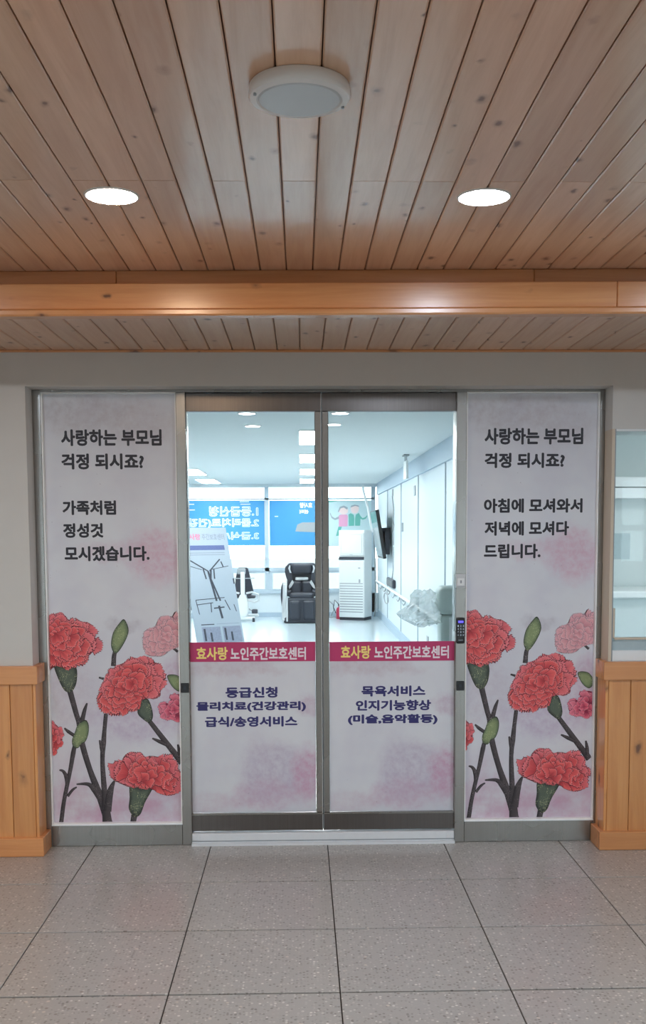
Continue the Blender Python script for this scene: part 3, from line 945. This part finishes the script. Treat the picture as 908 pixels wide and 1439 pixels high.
def banner(label, x0, x1, lines, dx, seed, blobs):
    org = (x0 + .005, SY, BZ0 + .005); wd = x1 - x0 - .010
    t = thing('carnation_banner', label, 'banner', org)
    mat = print_paper('banner_watercolour_%d' % seed, blobs, band=(.06, .42, (196, 150, 176), .85))
    bx('sheet', (0, 0, 0), (wd, .0095, BZ1 - BZ0 - .010), mat, t)
    X0, X1 = x0 + .0062, x1 - .0062

    def ink(y): i = Ink(y, X0, X1, org); i.dx = dx; i.z0 = BZ0 + .006; return i
    y = SY - .0002
    for p, wds in STEMS:
        i1 = ink(y); stroke(i1, p, wds, STEM, STEM2); y = i1.y - .00001
        i1.build('leaf' if min(wds) < 2 else 'stem', 'stem_ink', t)
    y -= .0001
    for b in BUDS: k = ink(y); blob(k, b, GREEN, GREEN2, GLINE); k.build('bud', 'leaf_ink', t)
    for b in CALYX: k = ink(y); blob(k, b, CAL, CAL2, GLINE); k.build('calyx', 'leaf_ink', t)
    for j, (nm, o_, c_, pal, fade) in enumerate(FLOWERS):
        k = ink(SY - .0012 if j != 3 else SY - .00115)
        small = j in (4, 5)
        carnation(k, o_, c_, pal, random.Random(40 + j), rings=((.97, 12), (.78, 8), (.55, 6), (.32, 4)) if small else ((.98, 22), (.86, 16), (.72, 13), (.58, 10), (.43, 8), (.28, 5), (.13, 3)), fade=fade)
        k.build(nm, 'petal_ink', t)
    for body, a in lines:
        lettering(body, px_rect(*a, SY, .0004, org), 'ink_black', t, .045)
    return t


GB = (176, 170, 180)
blobs_l = [(.52, 1.28, .16, .17, (206, 158, 180), .8), (.30, 1.30, .18, .06, (204, 166, 186), .45), (.40, .50, .30, .14, (184, 160, 190), .7), (.18, 1.95, .30, .12, (176, 166, 172), .6), (.46, 1.90, .22, .14, (184, 172, 178), .5), (.60, .66, .14, .16, (190, 156, 184), .7), (.35, .95, .1, .05, (176, 168, 178), .6), (.1, .62, .16, .22, (190, 178, 192), .6)]
banner('carnation banner with the short lines about caring like family, next to the blank wall', LBX0, LBX1,
       [('사랑하는 부모님', (86, 603, 227, 627)), ('걱정 되시죠?', (86.5, 637, 202, 660)), ('가족처럼', (88, 703, 163, 724)), ('정성것', (89, 735, 145, 756)), ('모시겠습니다.', (91, 767, 210, 789))], 0, 1, blobs_l)


banner('carnation banner with the longer lines about morning and evening, beside the keypad', RBX0, RBX1,
       [('사랑하는 부모님', (681, 601, 820, 625)), ('걱정 되시죠?', (681, 636, 794, 658)), ('아침에 모셔와서', (680, 700, 819, 721)), ('저녁에 모셔다', (681, 732, 800, 753)), ('드립니다.', (680, 764, 760, 785))],
       RBX0 - LBX0 - .012, 2, blobs_l)


def decal(label, x0, x1, z1, band_px, words, seed):
    org = (x0, .0335, .1495)
    t = thing('door_decal', label, 'window decal', org, group='printed decals on the sliding doors')
    wd = x1 - x0; h = z1 - org[2]
    blobs = [(.38, .20, .20, .20, (180, 164, 188), .75), (.36, .08, .26, .09, (196, 160, 184), .6), (wd - .03, .19, .10, .16, (196, 140, 172), .8), (wd - .02, .52, .10, .07, (190, 162, 184), .7), (.2, .70, .3, .05, (192, 172, 182), .6), (.1, .04, .2, .08, (200, 178, 192), .5)]
    mat = print_paper('decal_watercolour_%d' % seed, blobs)
    bx('sheet', (0, 0, 0), (wd, .006, h - .094), mat, t)
    b = bx('title_band', (0, -.0002, h - .0935), (wd, .006, h), 'pink_band', t)
    for body, a, mt in band_px: lettering(body, px_rect(*a, .0335, .0005, org), mt, b, .035)
    for body, a in words: lettering(body, px_rect(*a, .0335, .0003, org), 'ink_navy', t, .048)


decal('door decal with magenta title band and rehabilitation services list, on the poster stand side', -.5325, .0655, .978,
      [('효사랑', (276, 909, 320, 928), 'ink_yellow'), ('노인주간보호센터', (324, 909, 430, 928), 'ink_white')],
      [('등급신청', (317, 965, 390, 981)), ('물리치료(건강관리)', (276, 985, 430, 1001)), ('급식/송영서비스', (288, 1006, 418, 1022))], 1)
decal('door decal with magenta title band and bathing services list, on the keypad side', .1325, .7315, .976,
      [('효사랑', (479, 907, 521, 926), 'ink_yellow'), ('노인주간보호센터', (526, 907, 631, 926), 'ink_white')],
      [('목욕서비스', (508, 963, 598, 979)), ('인지기능향상', (500, 983, 606, 999)), ('(미술,음악활동)', (489, 1003, 615, 1019))], 2)

# --- keypad, push switch, plates for dark reflections in the posts
kp = thing('keypad', 'black digital door keypad with a blue lit screen on the steel post', 'keypad', (.7555, 0, .968))
bx('body', (-.0205, -.016, 0), (.0205, 0, .124), 'black', kp, .008, 3)
bx('screen', (-.012, -.0168, .1005), (.012, -.0155, .1095), 'blue_led', kp)
for r_ in range(4):
    for c_ in range(3): lettering('123456789*0#'[r_ * 3 + c_], rect_fn(-.0155 + c_ * .0125, -.0155 + c_ * .0125 + .0062, .081 - r_ * .0145, .081 - r_ * .0145 + .0085, -.0164), 'key_white', kp, .01, 'key_digit')
bx('brand_line', (-.011, -.0166, .017), (.012, -.0158, .0185), 'key_white', kp)
sb = thing('door_switch', 'pale grey push switch box on the steel post above the keypad', 'switch', (.7545, 0, 1.234))
bx('body', (-.0225, -.018, 0), (.0225, 0, .066), 'silver', sb, .003, 2)
bx('button', (-.016, -.020, .012), (.016, -.017, .046), 'white_plastic', sb, .002)
bx('marking', (-.004, -.0206, .022), (.004, -.0198, .036), 'grey', sb)
bx('shadow_gap', (-.0215, -.0186, .0045), (.0215, -.0176, .0065), 'grey', sb)
for x, lab in ((-.5565, 'black plate as a dark reflection in the post beside the poster stand door'), (.757, 'black plate as a dark reflection in the post below the keypad')):
    s_ = thing('reflection_plate', lab, 'sensor', (x, 0, .742), group='dark reflections in the door posts')
    bx('cover', (-.019, -.008, 0), (.019, 0, .046), 'black', s_, .002)  # black plate stands in for a dark reflection in the steel
    bx('lens', (-.006, -.0088, .016), (.006, -.0078, .03), 'dark', s_)  # dark square on the reflection plate, no real lens

# ================================================================== THINGS IN THE ROOM BEYOND
for i, y in enumerate((3.97, 6.67, 9.37, 12.07)):
    for x, wd in ((.105, .24), (-1.52, .31)):
        if x < 0 and i == 0: continue
        t = thing('led_panel', ('lit narrow ceiling panel light, %s from the doors in the massage chair row' if x > 0 else 'lit wide ceiling panel light, %s from the doors in the poster stand row') % ('first', 'second', 'third', 'fourth')[i if x > 0 else i - 1], 'ceiling light', (x, y, IZ), group='panel lights above the massage chair' if x > 0 else 'panel lights above the poster stand')
        bm = NB(); box(bm, (-wd / 2, 0, -.012), (wd / 2, 1.35, 0)); obj('frame', bm, 'white_plastic', t)
        bx('diffuser', (-wd / 2 + .008, .008, -.0135), (wd / 2 - .008, 1.342, -.0115), 'led_panel', t)
for x, y in ((-.38, 2.69), (-.38, 3.60), (.287, 2.69), (.262, 3.50)):
    t = thing('round_downlight', 'small lit round ceiling lamp inside, ' + ('nearer the doors, ' if y < 3 else 'further from the doors, ') + ('on the poster stand side' if x < 0 else 'on the television side'), 'ceiling light', (x, y, IZ), group='round lamps inside on the poster side' if x < 0 else 'round lamps inside on the television side')
    bm = NB(); lathe(bm, [(.055, 0), (.07, 0), (.068, -.008), (.055, -.006)], n=24, closed=True); obj('trim_ring', bm, 'lamp_white', t, True)
    bm = NB(); lathe(bm, [(0, -.008), (.056, -.007), (.056, 0)], n=24); obj('diffuser', bm, 'led_round', t, True)

# --- poster stand (leans back, turned)
pw, phh = .62, 1.66
ps = thing('poster_stand', 'leaning poster stand with exercise machine drawing and photos', 'poster stand', (-.93, 7.62, 0), R(29))
tilt = Matrix.Rotation(R(-20), 4, 'X')


def pt_box(nm, lo, hi, mat, parent=ps, bev=0): return bx(nm, lo, hi, mat, parent, bev, 1, tilt)


PO = .0
pt_box('board', (-pw / 2, 0, .03), (pw / 2, .006, phh), 'poster', ps)


def ptext(body, x0, x1, z0, z1, mat, off=.01):
    def fn(u, v):
        p = tilt @ Vector((x0 + (x1 - x0) * u, -.0008, z0 + (z1 - z0) * v)); return tuple(p)
    return lettering(body, fn, mat, ps, off)


ptext('효사랑', -.27, -.05, 1.50, 1.58, 'ink_red', .02); ptext('주간보호센터', -.03, .27, 1.50, 1.58, 'ink_grey', .02)
pt_box('title_strip', (-.27, -.0006, 1.37), (.25, 0, 1.43), 'poster_blue')
for z in (1.33, 1.305): pt_box('text_line', (-.27, -.0005, z), (.24, 0, z + .008), 'ink_grey')
for nm, pts, r_ in (('machine_arm', [(-.25, 1.25), (-.02, 1.10)], .008), ('machine_arm', [(.16, 1.25), (.0, 1.10)], .008), ('machine_arm', [(-.26, 1.17), (-.1, 1.12)], .004), ('machine_arm', [(.02, 1.12), (.26, 1.16)], .004),
                    ('machine_post', [(-.02, 1.10), (.03, .72)], .013), ('machine_post', [(.02, 1.12), (.0, 1.0), (.08, .72)], .011), ('machine_handle', [(-.08, 1.13), (-.06, 1.0)], .009), ('machine_handle', [(.06, 1.13), (.05, 1.0)], .009),
                    ('machine_rail', [(-.24, .74), (.14, .76)], .005), ('machine_rail', [(-.24, .68), (-.02, .70)], .005), ('machine_leg', [(-.24, .74), (-.22, .56)], .005), ('machine_leg', [(.14, .73), (.19, .60)], .006), ('machine_leg', [(-.05, .70), (-.06, .58)], .006),
                    ('machine_seat', [(.05, .66), (.07, .50)], .014), ('machine_foot', [(-.02, .63), (.12, .64)], .008), ('figure', [(.17, 1.22), (.19, 1.15)], .008), ('figure', [(.3, 1.0), (.3, .93)], .01), ('figure', [(.25, .67), (.27, .58)], .005)):
    bm = NB()
    for (xa, za), (xb, zb) in zip(pts, pts[1:]):
        d = Vector((xb - xa, 0, zb - za)).normalized(); n_ = Vector((-d.z, 0, d.x)) * r_
        q = [Vector((xa, -.001, za)) + n_, Vector((xa, -.001, za)) - n_, Vector((xb, -.001, zb)) - n_, Vector((xb, -.001, zb)) + n_]
        bm.faces.new([bm.verts.new(tilt @ p) for p in q])
    obj(nm, bm, 'poster_ink', ps)
pt_box('caption_line', (-.22, -.0005, .425), (-.05, 0, .437), 'poster_ink'); pt_box('text_line', (-.02, -.0005, .43), (.28, 0, .436), 'ink_grey')
for z in (.20, -.0 + .04):
    for x in (-.22, .05):
        if z < .1: pt_box('photo_print', (x, -.0006, z), (x + .24, 0, z + .12), 'poster_pic'); continue
        pt_box('photo_print', (x, -.0006, z + .0), (x + .24, 0, z + .20), 'poster_pic')
        pt_box('photo_figure', (x + .10, -.0012, z + .02), (x + .125, 0, z + .13), 'poster_ink')
        pt_box('photo_figure', (x + .02, -.0012, z + .03), (x + .045, 0, z + .18), 'poster_ink')
for s in (-1, 1):
    p0 = tilt @ Vector((s * .05, .012, 1.25)); p1 = Vector((s * .22, p0.y + .38, .008))
    tb('rear_leg', [tuple(p0), tuple(p1)], .008, 'black', ps)
    tb('cross_strut', [tuple(tilt @ Vector((s * .29, .012, phh - .02))), tuple(tilt @ Vector((-s * .26, .012, .04)))], .005, 'black', ps)
    q0 = tilt @ Vector((s * .26, .012, .04)); tb('foot', [tuple(q0), (q0.x, q0.y - .06, .008)], .008, 'black', ps)

# --- blue window films with mirrored lettering (printed to be read from outside)
FY = IY1 + .028


def film(name, label, px, mat, group=None):
    a = hit(px[0], px[3], Y=FY); b = hit(px[2], px[1], Y=FY)
    t = thing(name, label, 'window film', (a.x, FY, a.z), group=group)
    bx('sheet', (0, -.002, 0), (b.x - a.x, 0, b.z - a.z), mat, t)
    return t


fl1 = film('window_film', 'sky blue window film with large mirrored lettering behind the poster stand', (230, 703, 371.5, 767), 'blue_film')
org1 = fl1.location.copy()


def film_text(t, body, px, m1='film_white', m2='film_greyblue'):
    lettering(body, px_rect(*px, FY, .0025, t.location), m1, t, .05, mirror=True)
    lettering(body, px_rect(px[0] + .7, px[1] + .7, px[2] - .7, px[3] - .7, FY, .0035, t.location), m2, t, .0, 'letter_fill', mirror=True)


film_text(fl1, '1.등급신청', (294, 711, 363, 726)); film_text(fl1, '2.물리치료(건강관리)', (232, 728, 364, 743)); film_text(fl1, '3.급식/송영서비스', (246, 747, 364, 759))
for a in ((262, 708, 273, 709.3), (262, 716, 274, 717.2), (337, 704.6, 350, 705.6), (338, 708, 352, 709)):
    f_ = px_rect(*a, FY, .003, org1); p0 = f_(0, 0); p1 = f_(1, 1); bx('cloud_streak', (p0[0], p0[1], p0[2]), (p1[0], p0[1] + .0008, p1[2]), 'film_white', fl1)
fl2 = film('window_film', 'sky blue window film with a grey house mark above the massage chair', (379, 703, 461, 767), 'blue_film')
film_text(fl2, '효사랑', (421, 706, 439, 714), m2='film_white'); film_text(fl2, '센터', (421, 716, 434, 722), m2='film_white')
bm = NB(); q = [hit(x, y, Y=FY) for x, y in ((415, 747), (418, 737), (425, 734), (446, 734), (446, 748))]
prism(bm, [(p.x - fl2.location.x, p.z - fl2.location.z) for p in q], -.004, -.002); obj('house_mark', bm, 'grey', fl2)
f_ = px_rect(386, 725, 391, 726.2, FY, .003, fl2.location); p0 = f_(0, 0); p1 = f_(1, 1); bx('cloud_streak', p0, (p1[0], p0[1] + .0008, p1[2]), 'film_white', fl2)
fl3 = film('window_film', 'pale window film with a printed waving couple above the air conditioner', (461, 703, 522, 768), 'pale_film')


def fpoly(pts, nm, mat, d=.003, rnd=0):
    q = [hit(455 + x / 11.35, 700 + y / 11.35, Y=FY) for x, y in pts]
    v = [(p.x - fl3.location.x, p.z - fl3.location.z) for p in q]
    if rnd: v = dense(v, rnd)
    bm = NB(); prism(bm, v, -d - .0006, -d); obj(nm, bm, mat, fl3)


fpoly([(240, 200), (270, 140), (320, 125), (375, 150), (390, 200), (375, 240), (320, 262), (265, 245)], 'woman_head', 'skin_print', rnd=24)
fpoly([(225, 215), (255, 140), (320, 118), (385, 150), (375, 185), (320, 150), (270, 165), (240, 225)], 'woman_hair', 'hair_print', .0036)
fpoly([(240, 275), (270, 262), (370, 262), (385, 290), (378, 450), (240, 455)], 'woman_top', 'pink_cloth')
fpoly([(240, 290), (180, 320), (130, 290), (105, 230), (100, 250), (125, 320), (180, 350), (245, 330)], 'woman_arm', 'hair_print')
fpoly([(430, 180), (440, 130), (495, 112), (550, 130), (560, 190), (530, 235), (485, 245), (445, 225)], 'man_head', 'skin_print', rnd=24)
fpoly([(425, 150), (440, 118), (495, 104), (555, 118), (570, 140), (500, 125)], 'man_hair', 'hair_print', .0036)
fpoly([(395, 260), (430, 240), (480, 265), (490, 330), (485, 440), (400, 445)], 'man_jacket', 'teal_cloth')
fpoly([(510, 265), (560, 235), (590, 290), (580, 440), (500, 440), (500, 330)], 'man_jacket', 'teal_cloth')
fpoly([(575, 270), (620, 320), (670, 300), (690, 270), (695, 290), (670, 330), (620, 345), (580, 325)], 'man_arm', 'teal_cloth', .0034)
fpoly([(235, 455), (290, 455), (240, 600), (195, 605)], 'woman_skirt', 'teal_cloth')
fpoly([(60, 45), (240, 45), (130, 62), (60, 68)], 'corner_flourish', 'teal_cloth')

# --- exercise bike
eb = thing('exercise_bike', 'white exercise bike with dark backrest below the mirrored lettering', 'exercise bike', (-.985, 12.9, 0))
bx('base_bar', (-.26, -.03, .03), (.20, .05, .085), 'white_plastic', eb, .02, 3)
bx('rear_bar', (-.24, .62, .03), (.24, .70, .085), 'white_plastic', eb, .02, 3)
bx('frame_spine', (-.04, 0, .05), (.04, .66, .11), 'white_plastic', eb, .015, 2)
bm = NB(); prism(bm, [(-.11, .08), (.07, .08), (.09, .2), (.075, .36), (.045, .46), (-.045, .46), (-.085, .36), (-.12, .2)], -.05, .22); bmesh.ops.bevel(bm, geom=bm.edges[:], offset=.015, segments=2, affect='EDGES'); obj('drive_housing', bm, 'white_plastic', eb, True)
bx('column', (-.035, -.02, .42), (.035, .06, .84), 'white_plastic', eb, .012, 2)
bx('console', (-.09, -.01, .80), (.05, .05, .9), 'grey', eb, .015, 2)
bm = NB(); prism(bm, [(-.17, .40), (-.07, .42), (.10, .42), (.17, .47), (.12, .70), (.07, .90), (-.10, .90), (-.14, .70)], .36, .42); bmesh.ops.bevel(bm, geom=bm.edges[:], offset=.012, segments=2, affect='EDGES'); obj('backrest', bm, 'dark', eb, True)
bx('seat', (-.2, .22, .38), (.2, .5, .43), 'dark', eb, .02, 2)
tb('seat_post', [(0, .36, .1), (0, .38, .4)], .03, 'grey', eb)
for s in (-1, 1):
    tb('grab_handle', [(s * .06, .02, .48), (s * .16, -.02, .50), (s * .26, -.02, .46), (s * .27, .0, .36), (s * .20, .02, .33), (s * .08, .04, .36)], .018, 'silver', eb)
    tb('hand_bar', [(s * .03, .0, .73), (s * .2, -.02, .735)], .008, 'grey', eb)
    bx('pedal', (s * .2 - .05, -.06, .14 if s > 0 else .3), (s * .2 + .05, .04, .21 if s > 0 else .34), 'dark', eb, .015, 2)
    bm = NB(); lathe(bm, [(0, -.02), (.035, -.02), (.035, .02), (0, .02)], n=16); o = obj('wheel', bm, 'dark', eb, True); o.rotation_euler = (0, R(90), 0); o.location = (s * .2 - .02, -.03, .035)
    tb('crank', [(s * .1, .0, .22), (s * .16, -.01, .18 if s > 0 else .31)], .01, 'grey', eb)

# --- massage chair
mc = thing('massage_chair', 'dark grey massage chair with white side shells in front of the windows', 'massage chair', (.008, 12.55, 0))
bx('base', (-.30, -.02, 0), (.30, .95, .1), 'dark', mc, .03, 2)
for s in (-1, 1):
    bm = NB(); prism(bm, [(-.02, .03), (.75, .02), (.9, .2), (.78, .45), (.45, .62), (.2, .70), (.06, .66), (.0, .5), (.03, .25)], 0, .085)
    bmesh.ops.bevel(bm, geom=bm.edges[:], offset=.022, segments=2, affect='EDGES')
    bmesh.ops.transform(bm, matrix=Matrix(((0, 1, 0, s * .29 - .0425), (1, 0, 0, 0), (0, 0, 1, 0), (0, 0, 0, 1))), verts=bm.verts[:])
    obj('side_shell', bm, 'silver', mc, True)
    bm = NB(); prism(bm, [(s * .335, .28), (s * .35, .45), (s * .34, .60), (s * .31, .68), (s * .315, .6), (s * .32, .4)], .0, .04); obj('shell_edge', bm, 'dark', mc)
    bm = NB(); prism(bm, [(s * .14, .60), (s * .25, .70), (s * .29, .86), (s * .26, .95), (s * .2, .97), (s * .16, .8)], .35, .55); bmesh.ops.bevel(bm, geom=bm.edges[:], offset=.02, segments=2, affect='EDGES'); obj('shoulder_wing', bm, 'dark', mc, True)
    bm = NB(); prism(bm, [(s * .13, .66), (s * .16, .70), (s * .22, .60), (s * .215, .55), (s * .18, .58)], .30, .36); obj('shoulder_trim', bm, 'silver', mc)
    bx('armrest', (s * .215 - .045, .08, .44), (s * .215 + .045, .5, .54), 'dark', mc, .03, 3)
    bx('calf_rail', (s * .245 - .014, -.03, .03), (s * .245 + .014, .06, .42), 'silver', mc, .008, 2)
    bx('calf_pad', (s * .115 - .1, -.05, .05), (s * .115 + .1, .1, .38), 'dark', mc, .045, 3)
    bx('back_cushion', (s * .09 - .085, .30, .44), (s * .09 + .085, .46, .68), 'dark', mc, .04, 3)
    bm = NB(); prism(bm, [(s * .20, .82), (s * .225, .90), (s * .205, .95), (s * .19, .94), (s * .195, .88), (s * .17, .82)], .325, .345); obj('pillow_trim', bm, 'silver', mc)
bx('leg_rest', (-.25, -.02, .03), (.25, .12, .42), 'dark', mc, .03, 2)
bx('seat', (-.2, .0, .40), (.2, .5, .50), 'dark', mc, .04, 3)
bm = NB(); box(bm, (-.25, .45, .4), (.25, .62, .98), .06, 3); obj('backrest', bm, 'dark', mc, True)
bx('head_pillow', (-.18, .34, .80), (.18, .47, .98), 'dark', mc, .05, 3)
bx('neck_trim', (-.11, .36, .69), (.11, .45, .745), 'silver', mc, .02, 2)

# --- floor standing air conditioner
ac = thing('air_conditioner', 'white floor standing air conditioner in the window corner', 'air conditioner', (.93, 13.25, 0), R(-24))
aw, ad, ah = .235, .18, 1.53
bx('body', (-aw, -ad, .05), (aw, ad, ah), 'white_plastic', ac, .012, 2)
bx('foot', (-aw + .01, -ad + .01, 0), (aw - .01, ad - .01, .05), 'dark', ac)
bx('outlet_panel', (-aw + .015, -ad - .012, 1.10), (aw - .015, -ad, 1.49), 'white_plastic', ac, .008, 2)
o = bx('outlet_door', (-aw + .045, -ad - .016, 1.13), (aw - .045, -ad - .011, 1.46), 'silver', ac, .004)
bx('outlet_door_face', (-aw + .052, -ad - .0175, 1.137), (aw - .052, -ad - .0155, 1.453), 'white_plastic', ac)
bx('display_strip', (-aw, -ad - .008, 1.03), (aw - .01, -ad + .002, 1.08), 'dark', ac)
bx('lower_panel', (-aw + .01, -ad - .008, .05), (aw - .01, -ad, 1.01), 'white_plastic', ac, .004)
for i in range(12): bx('louvre', (-aw + .02, -ad - .0095, .135 + i * .044), (aw - .03, -ad - .0065, .135 + i * .044 + .014), 'grey', ac)
bx('badge', (-.03, -ad - .0135, 1.112), (.03, -ad - .0115, 1.118), 'grey', ac); bx('badge', (.12, -ad - .0095, .88), (.16, -ad - .0075, .90), 'grey', ac); bx('label_plate', (.13, -ad - .0095, .64), (.16, -ad - .0075, .70), 'grey', ac)
p0 = hit(510.5, 689, Y=13.4); p1 = hit(517, 713, Y=13.4); p2 = hit(523, 745, Y=13.4)
o = tb('refrigerant_pipe', [(p0.x, 13.42, IZ - .06), (p0.x, 13.42, p0.z), tuple(p1), tuple(p2), (p2.x + .02, 13.4, 1.5)], .022, 'white_plastic', None, 10); tag(o, 'white pipe running from the ceiling down to the air conditioner', 'pipe')
o = tb('drain_hose', [(1.262, 13.5, 1.45), (1.285, 13.55, 1.0), (1.30, 13.6, .5), (1.295, 13.6, .12), (1.27, 13.58, .02)], .012, 'grey', None); tag(o, 'thin grey hose down the corner behind the air conditioner', 'hose')
rc = thing('fire_extinguisher', 'small red canister on the floor by the air conditioner', 'extinguisher', (.655, 13.42, 0))
bm = NB(); lathe(bm, [(0, 0), (.05, 0), (.055, .02), (.055, .15), (.04, .19), (.015, .2), (.015, .22), (0, .22)], n=20); obj('cylinder', bm, 'red', rc, True)
bx('valve', (-.02, -.015, .22), (.03, .015, .25), 'dark', rc, .004); tb('hose', [(.0, -.02, .24), (-.08, -.03, .33), (-.1, -.04, .2), (-.06, -.05, .1)], .008, 'dark', rc)
for x, z, lab in ((.36, .16, 'grey cable looping down the apron further from the air conditioner'), (.47, .12, 'grey cable looping down the apron close to the air conditioner')):
    o = tb('cable', [(x, 13.86, .3), (x + .09, 13.8, .22), (x + .1, 13.78, z), (x + .04, 13.7, .012), (x + .2, 13.6, .012)], .009, 'grey', None); tag(o, lab, 'cable', 'loose cables by the air conditioner')

# --- television on the wall, cord and box
tv = thing('television', 'flat television tilted forward on the white panelled wall', 'television', (1.275, 11.5, 1.1))
tl = Matrix.Translation((-.02, 0, 0)) @ Matrix.Rotation(R(-9), 4, 'Y')
bx('casing', (-.03, -.62, 0), (.02, .62, .74), 'black', tv, .006, 1, tl)
bx('screen', (-.034, -.605, .03), (-.029, .605, .725), 'tv_screen', tv, 0, 1, tl)
bx('bracket', (-.06, -.15, .28), (.095, .15, .46), 'dark', tv)
bx('connector_box', (-.01, -.45, .06), (.06, -.1, .40), 'dark', tv)
o = bx('wall_socket', (1.358, 10.86, 2.03), (1.372, 10.96, 2.13), 'grey', None, .003); tag(o, 'grey wall socket above the television', 'socket')
pts = [(1.36, 10.9, 2.03), (1.36, 10.82, 1.95), (1.36, 10.68, 1.85), (1.36, 10.74, 1.7), (1.36, 10.64, 1.6), (1.36, 10.74, 1.5), (1.36, 10.7, 1.3)]
o = tb('power_cord', pts, .008, 'grey', None); tag(o, 'grey cord from the wall socket down behind the television', 'cord')
o = tb('speaker_cord', [(1.36, 10.7, 1.28), (1.362, 10.75, .95), (1.362, 10.95, .80)], .007, 'grey', None); tag(o, 'thin grey cord between television and black box', 'cord')
wb_ = thing('wall_speaker', 'small rounded black box on the wall below the television', 'speaker', (1.372, 10.95, .675))
bx('body', (-.05, -.55, 0), (0, .55, .125), 'dark', wb_, .02, 3); bx('grille', (-.053, -.45, .02), (-.0495, .45, .105), 'black', wb_)

# --- handrail
hr = thing('handrail', 'white handrail along the panelled wall with hooks under it', 'handrail', (1.30, 5.0, .655))
tb('rail', [(0, 0, 0), (0, 8.4, 0)], .018, 'white_plastic', hr, 12)
for i in range(8): tb('bracket', [(0, .3 + i * 1.15, -.01), (.02, .3 + i * 1.15, -.05), (.072, .3 + i * 1.15, -.05)], .01, 'grey', hr)
for i in range(9): tb('hook', [(0, .9 + i * .78, -.017), (-.005, .9 + i * .78, -.05), (-.02, .95 + i * .78, -.075), (-.03, 1.02 + i * .78, -.055)], .008, 'grey', hr)
rg = thing('exercise_ring', 'thin grey ring hanging from a hook of the handrail', 'ring', (1.285, 11.1, .42))
bm = NB(); n_ = 28; tube(bm, [(0, .10 * math.cos(2 * math.pi * k / n_) * 4, .075 + .075 * math.sin(2 * math.pi * k / n_)) for k in range(n_ + 1)], .009, 6, False); obj('hoop', bm, 'grey', rg, True)
tb('strap', [(0, 0, .15), (0, 0, .215)], .004, 'grey', rg)
so_ = bx('outlet_plate', (1.364, 6.4, .29), (1.372, 6.55, .37), 'grey', None, .002); tag(so_, 'small grey outlet plate low on the panelled wall', 'outlet')
for y, z, lab in ((9.3, 1.5, 'pale switch plate on the wall near the television'), (7.75, 1.93, 'grey switch plate high on the panelled wall')):
    o = bx('switch_plate', (1.362, y, z), (1.372, y + .18, z + .12), 'grey', None, .002); tag(o, lab, 'switch')
hg = thing('hanging_sign', 'thin white sign hanging edge on below the ceiling near the panelled wall', 'sign', (1.17, 6.9, 2.08))
bx('plate', (-.012, -.16, 0), (.012, .16, .2), 'white_plastic', hg, .003); bx('ceiling_plate', (-.03, -.1, .255), (.03, .1, .27), 'grey', hg)
for s in (-1, 1): tb('rod', [(0, s * .08, .2), (0, s * .08, .256)], .006, 'grey', hg)

# --- wrapped dispenser just inside the right leaf
q0 = hit(617, 900, Y=3.0)
ud = thing('umbrella_wrap_dispenser', 'pale grey green dispenser column with clear plastic bags just inside the doors', 'dispenser', (q0.x + .13, 3.0, 0))
bm = NB(); box(bm, (-.13, -.12, 0), (.13, .12, .88), .03, 3); obj('column', bm, 'pale_green', ud, True)
bm = NB(); box(bm, (-.145, -.14, .88), (.145, .14, 1.09), .04, 3); obj('head', bm, 'pale_green', ud, True)
bx('ridge', (-.07, -.125, .05), (-.035, -.118, .86), 'white_plastic', ud, .002)
rnd = random.Random(3); bm = NB(); rows = []
for j in range(9):
    z = .80 + .26 * j / 8; row = []
    for k in range(16):
        a = 2 * math.pi * k / 16; r_ = (.14 + .05 * math.sin(j * .8)) * (.8 + .35 * rnd.random()) * (.45 if j in (0, 8) else 1)
        row.append(bm.verts.new((-.25 + r_ * math.cos(a), -.02 + r_ * .7 * math.sin(a), z + rnd.uniform(-.02, .02))))
    rows.append(row)
for a, b in zip(rows, rows[1:]):
    for k in range(16): bm.faces.new((a[k], a[(k + 1) % 16], b[(k + 1) % 16], b[k]))
bm.faces.new(rows[0][::-1]); bm.faces.new(rows[-1])
obj('plastic_bag', bm, 'film_clear', ud)

# --- office behind the right window
vl = thing('valance', 'long white box with a seam across the office back wall', 'valance', (OX0, OY1, 1.83))
bx('upper_box', (0.02, -.2, .0), (3.0, 0, .075), 'white_plastic', vl, .004); bx('lower_box', (0.02, -.18, -.085), (3.0, 0, -.006), 'white_plastic', vl, .004)
o = bx('wall_notice', (2.40, OY1 - .008, 1.28), (2.55, OY1, 1.48), 'office_grey'); tag(o, 'small grey notice on the office wall behind the glass', 'notice')
dk = thing('office_counter', 'low white counter along the office wall', 'counter', (OX0 + .05, 2.5, 0))
bx('counter_top', (0, 0, 1.02), (2.9, .68, 1.07), 'white_plastic', dk, .008); bx('counter_body', (.03, .05, 0), (2.87, .66, 1.02), 'office_wall', dk)
lt = thing('added_office_light', 'added lit square panel out of view on the office ceiling', 'ceiling light', (3.0, 1.6, 2.4))  # panel out of view, added to light the office
bx('frame', (-.32, -.32, -.012), (.32, .32, 0), 'white_plastic', lt); bx('diffuser', (-.3, -.3, -.014), (.3, .3, -.0115), 'office_led', lt)
